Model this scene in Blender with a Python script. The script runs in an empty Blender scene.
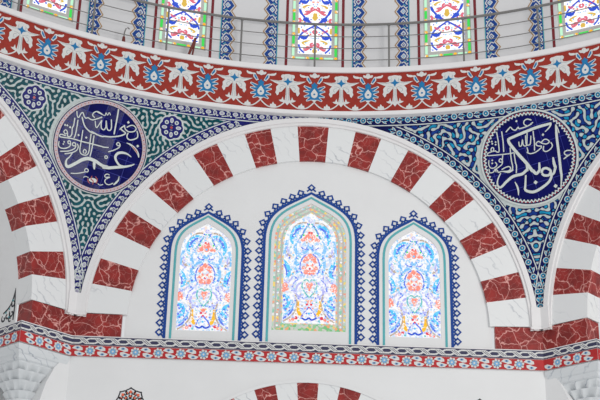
CAM_LOC = (-0.69601, -11.79886, 1.6)
CAM_ANG = (0.0220858, 0.41929696, 0.02493383)      # yaw, pitch, roll
CAM_F = 1295.5
WORLD, KEY, EXPO = 0.70, 430.0, 0.0
import bpy, math, random
import numpy as np
from math import sin, cos, tan, pi, sqrt, radians, degrees, atan2, asin, acos, hypot
from mathutils import Vector, Matrix
from mathutils.geometry import tessellate_polygon

random.seed(7)
SC = bpy.context.scene
COL = SC.collection

# ------------------------------------------------------------------ scene measures (metres)
AP = 10.0                       # centre of the octagon to each wall
HALF = AP * tan(pi / 8)         # half the width of one wall
ZC = 8.917                      # springing height of the big arches
RO, RI = 3.93, 3.214            # extrados / intrados of the big arches
RIM = 4.08                      # outer edge of the white moulding
RS = sqrt(AP * AP + RIM * RIM)  # sphere of the pendentives
ZBT, ZBB = 8.565, 8.187         # painted band top / bottom
RR = 9.88                       # radius of the ring frieze
EL = radians(17.0)

# ------------------------------------------------------------------ materials
def lin(c):
    return tuple((x / 12.92 if x <= .04045 else ((x + .055) / 1.055) ** 2.4) for x in (v / 255 for v in c))

def nodes(name):
    m = bpy.data.materials.new(name); m.use_nodes = True
    nt = m.node_tree; b = nt.nodes['Principled BSDF']
    return m, nt, b

def N(nt, kind, **kw):
    n = nt.nodes.new(kind)
    for k, v in kw.items():
        if k in n.inputs: n.inputs[k].default_value = v
        else: setattr(n, k, v)
    return n

def coords(nt, scale=(1, 1, 1)):
    tc = nt.nodes.new('ShaderNodeTexCoord'); mp = nt.nodes.new('ShaderNodeMapping')
    mp.inputs['Scale'].default_value = scale
    nt.links.new(tc.outputs['Object'], mp.inputs['Vector'])
    return mp.outputs['Vector']

def ramp(nt, fac, stops):
    r = nt.nodes.new('ShaderNodeValToRGB')
    while len(r.color_ramp.elements) < len(stops): r.color_ramp.elements.new(.5)
    for e, (p, c) in zip(r.color_ramp.elements, stops):
        e.position = p; e.color = (*c, 1)
    nt.links.new(fac, r.inputs['Fac'])
    return r.outputs['Color']

def paint(name, rgb, rough=.6, vary=.06, scale=9.0, spec=.3):
    """matt paint or glazed tile with a little unevenness of its own"""
    m, nt, b = nodes(name)
    c = lin(rgb)
    n = N(nt, 'ShaderNodeTexNoise', Scale=scale, Detail=4.0)
    nt.links.new(coords(nt), n.inputs['Vector'])
    lo = tuple(max(0, x * (1 - vary)) for x in c); hi = tuple(min(1, x * (1 + vary)) for x in c)
    nt.links.new(ramp(nt, n.outputs['Fac'], [(.3, lo), (.7, hi)]), b.inputs['Base Color'])
    b.inputs['Roughness'].default_value = rough
    b.inputs['Specular IOR Level'].default_value = spec
    return m

def glow(name, rgb, strength=1.0, vary=None, fleck=None):
    """coloured glass with daylight behind it"""
    m, nt, b = nodes(name)
    c = lin(rgb)
    b.inputs['Base Color'].default_value = (*[x * .06 for x in c], 1)
    b.inputs['Roughness'].default_value = .2
    b.inputs['Emission Strength'].default_value = strength
    if vary:
        v = N(nt, 'ShaderNodeTexVoronoi', Scale=vary[0])
        nt.links.new(coords(nt), v.inputs['Vector'])
        sep = nt.nodes.new('ShaderNodeSeparateColor'); nt.links.new(v.outputs['Color'], sep.inputs['Color'])
        stops = [(p, lin(q)) for p, q in vary[1]]
        col = ramp(nt, sep.outputs['Red'], stops)
        col.node.color_ramp.interpolation = 'CONSTANT'
        nt.links.new(col, b.inputs['Emission Color'])
    elif fleck:                                              # little panes of lighter and deeper glass
        v = N(nt, 'ShaderNodeTexVoronoi', Scale=fleck)
        nt.links.new(coords(nt), v.inputs['Vector'])
        sep = nt.nodes.new('ShaderNodeSeparateColor'); nt.links.new(v.outputs['Color'], sep.inputs['Color'])
        pale = tuple(.35*x + .65 for x in c); deep = tuple(x**1.35 for x in c)
        col = ramp(nt, sep.outputs['Green'], [(0, c), (.48, pale), (.62, deep), (.88, (1, 1, 1)), (.94, c)])
        col.node.color_ramp.interpolation = 'CONSTANT'
        nt.links.new(col, b.inputs['Emission Color'])
    else:
        b.inputs['Emission Color'].default_value = (*c, 1)
    return m

def veined(name, base, dark, vein, scale, width, rough=.35):
    m, nt, b = nodes(name)
    co = coords(nt)
    info = nt.nodes.new('ShaderNodeObjectInfo')
    sh = N(nt, 'ShaderNodeVectorMath', operation='MULTIPLY_ADD')
    comb = nt.nodes.new('ShaderNodeCombineXYZ')
    for k in range(3): nt.links.new(info.outputs['Random'], comb.inputs[k])
    nt.links.new(comb.outputs[0], sh.inputs[0]); sh.inputs[1].default_value = (37, 53, 71)
    nt.links.new(co, sh.inputs[2])
    n = N(nt, 'ShaderNodeTexNoise', Scale=3.2, Detail=5.0)
    nt.links.new(sh.outputs[0], n.inputs['Vector'])
    off = N(nt, 'ShaderNodeVectorMath', operation='MULTIPLY_ADD')
    nt.links.new(n.outputs['Color'], off.inputs[0]); off.inputs[1].default_value = (.34, .34, .34)
    nt.links.new(sh.outputs[0], off.inputs[2])
    def veins(sc, w):
        v = N(nt, 'ShaderNodeTexVoronoi', feature='DISTANCE_TO_EDGE', Scale=sc)
        nt.links.new(off.outputs[0], v.inputs['Vector'])
        return ramp(nt, v.outputs['Distance'], [(0, (1, 1, 1)), (w, (.35, .35, .35)), (w * 2.0, (0, 0, 0))])
    big, fine = veins(scale, width), veins(scale * 2.1, width * .8)
    mx = N(nt, 'ShaderNodeMath', operation='MULTIPLY_ADD'); nt.links.new(fine, mx.inputs[0]); mx.inputs[1].default_value = .34
    nt.links.new(big, mx.inputs[2]); mx.use_clamp = True
    n2 = N(nt, 'ShaderNodeTexNoise', Scale=5.0, Detail=6.0); nt.links.new(sh.outputs[0], n2.inputs['Vector'])
    bc = ramp(nt, n2.outputs['Fac'], [(.35, lin(dark)), (.65, lin(base))])
    mix = nt.nodes.new('ShaderNodeMix'); mix.data_type = 'RGBA'
    nt.links.new(mx.outputs[0], mix.inputs['Factor']); nt.links.new(bc, mix.inputs[6]); mix.inputs[7].default_value = (*lin(vein), 1)
    nt.links.new(mix.outputs[2], b.inputs['Base Color'])
    b.inputs['Roughness'].default_value = rough; b.inputs['Specular IOR Level'].default_value = .35
    return m

def streaked(name, base, streak, rough=.4):
    """white marble with soft grey streaks"""
    m, nt, b = nodes(name)
    co = coords(nt)
    info = nt.nodes.new('ShaderNodeObjectInfo')
    comb = nt.nodes.new('ShaderNodeCombineXYZ')
    for k in range(3): nt.links.new(info.outputs['Random'], comb.inputs[k])
    sh = N(nt, 'ShaderNodeVectorMath', operation='MULTIPLY_ADD')
    nt.links.new(comb.outputs[0], sh.inputs[0]); sh.inputs[1].default_value = (31, 47, 59); nt.links.new(co, sh.inputs[2])
    w = N(nt, 'ShaderNodeTexWave', Scale=2.6, Distortion=7.0, Detail=4.0)
    w.inputs['Detail Scale'].default_value = 1.4; w.bands_direction = 'DIAGONAL'
    nt.links.new(sh.outputs[0], w.inputs['Vector'])
    n = N(nt, 'ShaderNodeTexNoise', Scale=1.6, Detail=3.0); nt.links.new(sh.outputs[0], n.inputs['Vector'])
    a = ramp(nt, w.outputs['Fac'], [(.0, (1, 1, 1)), (.05, (.25, .25, .25)), (.12, (0, 0, 0))])
    g = ramp(nt, n.outputs['Fac'], [(.48, (0, 0, 0)), (.68, (1, 1, 1))])
    mul = N(nt, 'ShaderNodeMath', operation='MULTIPLY'); nt.links.new(a, mul.inputs[0]); nt.links.new(g, mul.inputs[1])
    mix = nt.nodes.new('ShaderNodeMix'); mix.data_type = 'RGBA'
    nt.links.new(mul.outputs[0], mix.inputs['Factor']); mix.inputs[6].default_value = (*lin(base), 1); mix.inputs[7].default_value = (*lin(streak), 1)
    nt.links.new(mix.outputs[2], b.inputs['Base Color'])
    b.inputs['Roughness'].default_value = rough
    return m

M = {}
M['plaster'] = paint('white plaster', (226, 226, 226), .8, .02, 1.5, .2)
M['drum'] = paint('drum plaster', (216, 215, 216), .8, .02, 1.5, .2)
M['mould'] = paint('moulding white', (228, 226, 226), .6, .02, 2)
M['red_marble'] = veined('red marble', (152, 42, 38), (120, 32, 30), (228, 168, 160), 3.3, .017)
M['white_marble'] = streaked('white marble', (226, 227, 227), (182, 185, 190))
M['capital'] = streaked('capital marble', (212, 215, 217), (168, 174, 182), .5)
M['brick'] = paint('frieze red', (150, 44, 32), .55, .12, 14)
M['bandred'] = paint('band red', (180, 42, 44), .5, .10, 10)
M['pwhite'] = paint('painted white', (214, 214, 212), .6, .07, 30)
M['pgrey'] = paint('painted grey', (176, 178, 180), .6, .05, 30)
M['pblue'] = paint('painted cerulean', (24, 116, 170), .5, .10, 20)
M['lblue'] = paint('painted light blue', (120, 170, 210), .5, .08, 20)
M['slate'] = paint('slate', (58, 58, 86), .5, .08, 12)
M['royal'] = paint('royal blue', (14, 64, 142), .5, .08, 10)
M['turq'] = paint('turquoise line', (90, 172, 178), .5, .06, 10)
M['tan'] = paint('tan outline', (172, 130, 84), .5, .06, 10)
M['maroon'] = paint('maroon', (122, 36, 44), .5, .08, 8)
M['t_white'] = paint('glazed white', (206, 212, 210), .30, .08, 25, .10)
M['t_lilac'] = paint('glazed lilac grey', (170, 166, 188), .34, .12, 40, .1)
M['t_field'] = paint('glazed field white', (190, 199, 198), .34, .10, 22, .1)
M['t_navy'] = paint('glazed navy', (30, 31, 106), .34, .22, 9, .08)
M['t_ink'] = paint('glazed ink', (18, 24, 80), .34, .25, 9, .08)
M['t_teal'] = paint('glazed teal', (8, 74, 84), .34, .35, 7, .08)
M['t_turq'] = paint('glazed turquoise', (30, 140, 180), .34, .2, 9, .08)
M['t_blue'] = paint('glazed blue', (24, 56, 130), .34, .25, 9, .08)
M['t_disc'] = paint('glazed roundel navy', (16, 18, 88), .10, .25, 3, .06)
M['t_joint'] = paint('tile joint', (60, 66, 156), .4, .1, 9, .1)
M['script'] = paint('script white', (204, 210, 206), .35, .05, 30)
M['t_red'] = paint('glazed red', (172, 62, 58), .3, .1, 20)
M['rimpink'] = paint('rim pink', (194, 174, 178), .35, .14, 45)
M['steel'] = paint('dark steel', (118, 116, 114), .4, .06, 12, .5)
M['rust'] = paint('brown wood', (112, 52, 46), .6, .1, 12)
M['orange'] = paint('orange paint', (232, 110, 78), .5, .06, 12)
M['black'] = paint('black paint', (38, 38, 46), .5, .06, 12)
M['strip'] = paint('glass surround', (196, 194, 190), .6, .05, 20)
GW = [(0, (255, 255, 255)), (.40, (214, 230, 255)), (.52, (252, 252, 255)), (.60, (224, 222, 252)), (.70, (255, 255, 255)), (.78, (190, 222, 252)), (.86, (228, 232, 234)), (.93, (252, 228, 214)), (.965, (160, 210, 250))]
M['g_white'] = glow('white glass', (250, 250, 255), .92, (30, GW))
M['g_drum'] = glow('bright white glass', (255, 255, 255), 1.15, (22, [(0, (255, 255, 255)), (.55, (226, 238, 255)), (.70, (255, 255, 255)), (.80, (250, 240, 214)), (.88, (255, 255, 255)), (.95, (208, 226, 255))]))
M['g_cyan'] = glow('cyan glass', (104, 208, 250), .95, None, 42)
M['g_sky'] = glow('sky glass', (148, 206, 250), .95, None, 42)
M['g_blue'] = glow('blue glass', (104, 134, 244), .9, None, 42)
M['g_lav'] = glow('lavender glass', (190, 192, 246), .95, None, 42)
M['g_red'] = glow('red glass', (252, 164, 148), .95, None, 42)
M['g_crim'] = glow('crimson glass', (236, 70, 92), .9, None, 42)
M['g_yel'] = glow('yellow glass', (252, 196, 44), .95, None, 42)
M['g_tan'] = glow('tan glass', (204, 184, 168), .85, None, 42)
M['g_aqua'] = glow('aqua glass', (110, 205, 205), .9, None, 42)
M['g_green'] = glow('green glass', (60, 226, 84), .9)
M['g_mint'] = glow('mint glass', (190, 244, 206), 1.0)
M['g_pink'] = glow('pink glass', (232, 112, 132), .9)
M['g_gold'] = glow('gold glass', (230, 190, 80), .9)
M['g_dblue'] = glow('deep blue glass', (44, 84, 216), .9)
M['g_bord'] = glow('border glass', (240, 240, 235), .88, (24, [(0, (210, 206, 200)), (.22, (190, 214, 196)), (.40, (250, 218, 110)), (.55, (140, 208, 180)), (.68, (248, 166, 132)), (.80, (236, 236, 232)), (.90, (170, 220, 240)), (.96, (248, 150, 120))]))
M['g_bordg'] = glow('border green glass', (200, 230, 190), .85, (22, [(0, (150, 206, 150)), (.3, (214, 212, 204)), (.5, (120, 196, 130)), (.65, (248, 170, 120)), (.78, (190, 216, 200)), (.9, (246, 210, 120))]))

# ------------------------------------------------------------------ mesh builder
class MB:
    def __init__(s): s.v = []; s.f = []; s.m = []; s.mats = []
    def mi(s, mat):
        if mat not in s.mats: s.mats.append(mat)
        return s.mats.index(mat)
    def add(s, verts, faces, mat):
        o = len(s.v); s.v += [tuple(x) for x in verts]; k = s.mi(mat)
        for f in faces: s.f.append(tuple(o + i for i in f)); s.m.append(k)
    def box(s, lo, hi, mat, T=lambda p: p):
        x0, y0, z0 = lo; x1, y1, z1 = hi
        v = [T(p) for p in ((x0,y0,z0),(x1,y0,z0),(x1,y1,z0),(x0,y1,z0),(x0,y0,z1),(x1,y0,z1),(x1,y1,z1),(x0,y1,z1))]
        s.add(v, [(3,2,1,0),(4,5,6,7),(0,1,5,4),(1,2,6,5),(2,3,7,6),(3,0,4,7)], mat)
    def tube(s, pts, r, mat, n=8):
        P = [Vector(p) for p in pts]; rings = []
        for i, p in enumerate(P):
            t = (P[min(i + 1, len(P) - 1)] - P[max(i - 1, 0)]).normalized()
            a = t.cross(Vector((0, 0, 1)) if abs(t.z) < .9 else Vector((1, 0, 0))).normalized(); b = t.cross(a)
            rr = r[i] if isinstance(r, (list, tuple)) else r
            rings.append([p + (a * cos(2*pi*k/n) + b * sin(2*pi*k/n)) * rr for k in range(n)])
        v = [q for g in rings for q in g]; f = []
        for i in range(len(P) - 1):
            for k in range(n): f.append((i*n+k, i*n+(k+1) % n, (i+1)*n+(k+1) % n, (i+1)*n+k))
        f.append(tuple(range(n))[::-1]); f.append(tuple((len(P)-1)*n + k for k in range(n)))
        s.add(v, f, mat)
    def build(s, name, parent=None, smooth=False, kind=None):
        me = bpy.data.meshes.new(name)
        off = Matrix.Identity(4)
        vs = s.v
        if parent is not None:
            inv = world(parent).inverted(); vs = [tuple(inv @ Vector(p)) for p in s.v]
        me.from_pydata(vs, [], s.f)
        for mt in s.mats: me.materials.append(M[mt])
        me.polygons.foreach_set('material_index', s.m)
        if smooth: me.polygons.foreach_set('use_smooth', [True] * len(s.f))
        me.update()
        o = bpy.data.objects.new(name, me); COL.objects.link(o)
        if parent is not None: o.parent = parent
        if kind: o['kind'] = kind
        return o

def world(o):
    m = o.matrix_basis.copy()
    while o.parent is not None:
        o = o.parent; m = o.matrix_basis @ m
    return m

def thing(name, label=None, cat=None, loc=(0, 0, 0), rz=0, group=None, kind=None):
    o = bpy.data.objects.new(name, None); COL.objects.link(o)
    o.empty_display_size = .2
    o.location = loc; o.rotation_euler = (0, 0, rz)
    o.matrix_basis = Matrix.Translation(loc) @ Matrix.Rotation(rz, 4, 'Z')
    if label: o['label'] = label
    if cat: o['category'] = cat
    if group: o['group'] = group
    if kind: o['kind'] = kind
    return o

def dup_part(src, parent, matrix):
    o = src.copy(); COL.objects.link(o); o.parent = parent
    o.matrix_basis = world(parent).inverted() @ matrix if parent else matrix
    return o

# ------------------------------------------------------------------ flat ornament drawn on a curved or plane surface
class Art:
    """collects painted shapes; mp(u, v, h) puts surface coordinates in space, h is the height above the surface"""
    def __init__(s, mp): s.mb = MB(); s.mp = mp
    def poly(s, pts, mat, h=.004):
        vs = [s.mp(u, v, h) for u, v in pts]
        tri = tessellate_polygon([[Vector((u, v, 0)) for u, v in pts]])
        s.mb.add(vs, [tuple(t) for t in tri], mat)
    def stroke(s, pts, w, mat, h=.004, closed=False, smooth=True, n=4, taper=False):
        ws = list(w) if isinstance(w, (list, tuple)) else [w] * len(pts)
        if len(ws) != len(pts):
            ws = [np.interp(i / (len(pts) - 1), np.linspace(0, 1, len(ws)), ws) for i in range(len(pts))]
        P = [tuple(p) for p in pts]
        if smooth and len(P) > 2: P, ws = spline(P, ws, n, closed)
        if taper:
            k = len(P); ws = [x * (.25 + .75 * min(1, 3.0 * min(i, k - 1 - i) / (k - 1))) for i, x in enumerate(ws)]
        v = []; k = len(P)
        for i in range(k):
            a = P[i - 1] if (closed or i > 0) else P[i]; b = P[(i + 1) % k] if (closed or i < k - 1) else P[i]
            dx, dy = b[0] - a[0], b[1] - a[1]; d = hypot(dx, dy) or 1
            nx, ny = -dy / d * ws[i] / 2, dx / d * ws[i] / 2
            v += [s.mp(P[i][0] + nx, P[i][1] + ny, h), s.mp(P[i][0] - nx, P[i][1] - ny, h)]
        f = [(2*i+1, 2*i+3, 2*i+2, 2*i) for i in range(k - 1)]
        if closed: f.append((2*k-1, 1, 0, 2*k-2))
        s.mb.add(v, f, mat)
    def disc(s, c, r, mat, h=.004, n=12, ry=None, rot=0):
        ry = ry or r
        v = [s.mp(c[0], c[1], h)]
        for k in range(n):
            x, y = r * cos(2*pi*k/n), ry * sin(2*pi*k/n)
            v.append(s.mp(c[0] + x*cos(rot) - y*sin(rot), c[1] + x*sin(rot) + y*cos(rot), h))
        s.mb.add(v, [(0, 1 + k, 1 + (k + 1) % n) for k in range(n)], mat)
    def ring(s, c, r, w, mat, h=.004, n=20):
        s.stroke([(c[0] + r*cos(2*pi*k/n), c[1] + r*sin(2*pi*k/n)) for k in range(n)], w, mat, h, closed=True, smooth=False)
    def build(s, *a, **k): return s.mb.build(*a, **k)

def spline(P, ws, n=4, closed=False):
    out = []; ow = []; k = len(P)
    for i in range(k if closed else k - 1):
        p0 = P[(i - 1) % k] if closed or i > 0 else P[i]; p1 = P[i]; p2 = P[(i + 1) % k]
        p3 = P[(i + 2) % k] if closed or i + 2 < k else P[min(i + 1, k - 1)]
        for j in range(n):
            t = j / n
            out.append(tuple(.5 * ((2*b) + (-a + c)*t + (2*a - 5*b + 4*c - d)*t*t + (-a + 3*b - 3*c + d)*t**3) for a, b, c, d in zip(p0, p1, p2, p3)))
            ow.append(ws[i] * (1 - t) + ws[(i + 1) % k] * t)
    if not closed: out.append(P[-1]); ow.append(ws[-1])
    return out, ow

def xf(pts, c=(0, 0), rot=0, s=1.0, flip=1):
    return [(c[0] + s*(x*flip*cos(rot) - y*sin(rot)), c[1] + s*(x*flip*sin(rot) + y*cos(rot))) for x, y in pts]

def wall_map(phi):
    dx, dy = sin(phi), cos(phi); tx, ty = cos(phi), -sin(phi)
    return lambda u, v, h: (dx*(AP - h) + tx*u, dy*(AP - h) + ty*u, v)

def cyl_map(R): return lambda u, v, h: ((R - h)*sin(u / R), (R - h)*cos(u / R), v)

def sph_map(az):
    n = Vector((sin(az)*cos(EL), cos(az)*cos(EL), sin(EL))); e1 = Vector((cos(az), -sin(az), 0))
    e2 = Vector((-sin(az)*sin(EL), -cos(az)*sin(EL), cos(EL)))
    c = Vector((0, 0, ZC))
    def f(u, v, h):
        return tuple(c + (n + e1*(u/RS) + e2*(v/RS)).normalized()*(RS - h))
    return f

A45 = pi / 4
BACK, LEFT_, RIGHT_ = wall_map(0), wall_map(-A45), wall_map(A45)
# ------------------------------------------------------------------ arched outlines
def arch_outline(w, zb, zs, za, n=10):
    """pointed arch: bottom left -> up -> apex -> down -> bottom right"""
    k = za - zs
    b0, b1, b2, b3 = (w, zs), (w, zs + .62 * k), (w * .60, za - .30 * k), (0, za)
    right = []
    for i in range(n + 1):
        t = i / n; q = 1 - t
        right.append(tuple(q**3*a + 3*q*q*t*b + 3*q*t*t*c + t**3*d for a, b, c, d in zip(b0, b1, b2, b3)))
    left = [(-x, z) for x, z in right[::-1]][1:]
    return [(-w, zb)] + left[::-1] + right[::-1] + [(w, zb)]

def arch_path(w, zb, zs, za, n=10):
    return arch_outline(w, zb, zs, za, n)

def shift(pts, dx): return [(x + dx, z) for x, z in pts]

# windows of the back wall: centre x, glass half width, bottom, shoulder, apex, turquoise (w, apex), blue (w, apex)
WINS = [(-1.885, .465, 8.755, 10.22, 10.82, .555, 10.95, .662, 11.03),
        (-.005, .655, 8.815, 10.52, 11.28, .735, 11.39, .838, 11.485),
        (1.885, .465, 8.755, 10.22, 10.82, .555, 10.95, .662, 11.03)]

# ------------------------------------------------------------------ walls
def tess(mb, outer, holes, mat, mp, h):
    loops = [[Vector((x, z, 0)) for x, z in outer]] + [[Vector((x, z, 0)) for x, z in q] for q in holes]
    flat = [(x, z) for l in [outer] + holes for x, z in l]
    mb.add([mp(x, z, h) for x, z in flat], [tuple(t) for t in tessellate_polygon(loops)], mat)

def half_disc(r, zb, zc, n=48):
    return [(r*cos(pi*k/n), zc + r*sin(pi*k/n)) for k in range(n + 1)] + [(-r, zb), (r, zb)]

TY = -.05
mb = MB()
holes = [shift(arch_outline(w, zb, zs, za), cx) for cx, w, zb, zs, za, *_ in WINS]
tess(mb, half_disc(RI + .03, ZBT - .1, ZC), holes, 'plaster', BACK, TY)
for hl in holes:                                            # window reveals
    v = [BACK(x, z, TY) for x, z in hl] + [BACK(x, z, TY - .09) for x, z in hl]; k = len(hl)
    mb.add(v, [(i, (i+1) % k, k + (i+1) % k, k + i) for i in range(k)], 'plaster')
# lower wall with the opening of the small arch
LZC, LRO, LRI = 5.10, 2.75, 2.22
low = [(-HALF, ZBB + .1), (-HALF, LZC), (-LRI, LZC)] + [(-LRI*cos(pi*k/32), LZC + LRI*sin(pi*k/32)) for k in range(1, 32)] + [(LRI, LZC), (HALF, LZC), (HALF, ZBB + .1)]
tess(mb, low, [], 'plaster', BACK, 0)
tess(mb, [(-2.4, LZC), (2.4, LZC), (2.4, 7.45), (-2.4, 7.45)], [], 'plaster', BACK, -.5)
arc = [(-LRI*cos(pi*k/32), LZC + LRI*sin(pi*k/32)) for k in range(33)]
v = [BACK(x, z, 0) for x, z in arc] + [BACK(x, z, -.5) for x, z in arc]
mb.add(v, [(i, i+1, 34+i, 33+i) for i in range(32)], 'plaster')
mb.build('wall_back', kind='structure')

def side_wall(name, mp, s):
    mb = MB()
    tess(mb, half_disc(RI + .05, ZBB, ZC), [], 'plaster', mp, -1.2)
    tess(mb, [(-HALF, LZC), (HALF, LZC), (HALF, ZBB + .01), (-HALF, ZBB + .01)], [], 'plaster', mp, -1.2)
    arc = [(RI, ZBT - .02)] + [(RI*cos(pi*k/48), ZC + RI*sin(pi*k/48)) for k in range(49)] + [(-RI, ZBT - .02)]
    v = [mp(x, z, -.40) for x, z in arc] + [mp(x, z, -1.2) for x, z in arc]; k = len(arc)
    mb.add(v, [(i, i+1, k+i+1, k+i) for i in range(k - 1)], 'plaster')
    # pier under the springing at the corner next to the back wall
    T = lambda p: mp(s * p[0], p[2], p[1])
    mb.box((-HALF, -1.2, ZBB), (-HALF + 1.06, 0, ZBT), 'plaster', T)
    fl_ = [(-HALF, ZBB), (-HALF, LZC), (-HALF + .62, LZC), (-HALF + .60, 6.6), (-HALF + .53, 7.32), (-HALF + .44, 7.64), (-HALF + .30, 7.93), (-HALF + .12, 8.16), (-HALF + .10, ZBB)]
    v = [T((a, h, z)) for h in (-.002, -1.2) for a, z in fl_]; k = len(fl_)
    mb.add(v, [tuple(range(k)), tuple(range(k, 2*k))] + [(i, (i+1) % k, k + (i+1) % k, k + i) for i in range(k)], 'plaster')
    mb.build(name, kind='structure')
side_wall('wall_left', LEFT_, -1)
side_wall('wall_right', RIGHT_, 1)

# ------------------------------------------------------------------ big arches of red and white stones
RED = [(-4.3, 4.3)]
for k in range(1, 6): RED += [(15.4*k - 3.6, 15.4*k + 3.7), (-15.4*k - 3.7, -15.4*k + 3.6)]
RED.sort()
SPR = 88.7

def wedge(mb, a0, a1, ro, ri, zc, hf, hb, mat, mp):
    n = 4; A = [radians(a0 + (a1 - a0)*i/n) for i in range(n + 1)]
    v = []
    for h in (hf, hb):
        for r in (ri, ro): v += [mp(r*sin(a), zc + r*cos(a), h) for a in A]
    k = n + 1; f = []
    for i in range(n):
        f += [(i, i+1, k+i+1, k+i), (2*k+i, 3*k+i, 3*k+i+1, 2*k+i+1), (i, 2*k+i, 2*k+i+1, i+1), (k+i, k+i+1, 3*k+i+1, 3*k+i)]
    f += [(0, k, 3*k, 2*k), (n, 2*k+n, 3*k+n, k+n)]
    mb.add(v, f, mat)

def big_arch(phi, depth, label, src=None):
    d = (sin(phi)*AP, cos(phi)*AP, ZBT)
    t = thing('striped_arch', label, 'arch', d, -phi, 'great striped arches under the dome')
    if src:
        for ch in list(src.children):
            o = ch.copy(); COL.objects.link(o); o.parent = t
        return t
    mp = wall_map(phi)
    edges = [-SPR] + [x for p in RED for x in p] + [SPR]
    for i in range(len(edges) - 1):
        red = i % 2 == 1
        mb = MB(); wedge(mb, edges[i], edges[i+1], RO, RI, ZC, 0, -depth, 'red_marble' if red else 'white_marble', mp)
        o = mb.build('red_voussoir' if red else 'white_voussoir', t)
        o['label'] = 'red veined marble voussoir' if red else 'white streaked marble voussoir'
    for s in (-1, 1):
        mb = MB(); T = lambda p: mp(s*p[0], p[2], p[1])
        mb.box((RI + (.085 if phi == 0 else .03), -depth, ZBT), (HALF - .001, .003, ZC + RI*cos(radians(SPR)) - .005), 'red_marble', T)
        o = mb.build('springing_block', t); o['label'] = 'red veined marble block under the foot of the arch'
    mb = MB()                                                # white moulding round the extrados
    prof = [(RO, 0), (RO + .005, .035), (RO + .05, .035), (RO + .055, .07), (RO + .145, .07), (RO + .15, 0)]
    A = [(-pi/2 + pi*k/96) for k in range(97)]
    v = [mp(r*sin(a), ZC + r*cos(a), h) for a in A for r, h in prof]; k = len(prof)
    mb.add(v, [(i*k+j, i*k+j+1, (i+1)*k+j+1, (i+1)*k+j) for i in range(96) for j in range(k-1)], 'mould')
    mb.build('extrados_moulding', t)
    return t
big_arch(0, .10, 'wide striped arch of red and white stones framing the three stained glass windows')
la = big_arch(-A45, .40, 'striped arch cut off by the left edge, left of the green and navy tiled pendentive')
big_arch(A45, .40, 'striped arch cut off by the right edge, right of the blue tiled pendentive', la)

t = thing('striped_arch', 'small striped arch at the bottom edge, only its crown in view below the painted band', 'arch', (0, AP, LZC))
for k in range(-5, 6):
    for red in (1, 0):
        a0, a1 = (15.7*k - 3.9, 15.7*k + 3.9) if red else (15.7*k + 3.9, 15.7*k + 11.8)
        if a1 > 90 or a0 < -90: continue
        mb = MB(); wedge(mb, a0, a1, LRO, LRI - .01, LZC, .012, -.3, 'red_marble' if red else 'white_marble', BACK)
        mb.build('red_voussoir' if red else 'white_voussoir', t)
mb = MB(); prof = [(LRO, 0), (LRO, .03), (LRO + .05, .03), (LRO + .05, 0)]
A = [(-pi/2 + pi*k/64) for k in range(65)]
mb.add([BACK(r*sin(a), LZC + r*cos(a), h) for a in A for r, h in prof], [(i*4+j, i*4+j+1, (i+1)*4+j+1, (i+1)*4+j) for i in range(64) for j in range(3)], 'plaster')
mb.build('extrados_moulding', t)

# ------------------------------------------------------------------ corner pilasters under the pendentive tips
for nm, s, side in (('trim_1', -1, LEFT_), ('trim_2', 1, RIGHT_)):
    mb = MB()
    for mp, q in ((BACK, s), (side, -s)):
        T = lambda p: mp(q*p[0], p[2], p[1])
        mb.box((RO + .02, -.05, 8.97), (HALF + .001, .072, 9.35), 'mould', T)
        mb.box((RO + .0, -.05, 8.935), (HALF + .001, .09, 8.975), 'mould', T)
    mb.build(nm, kind='structure')

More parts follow.
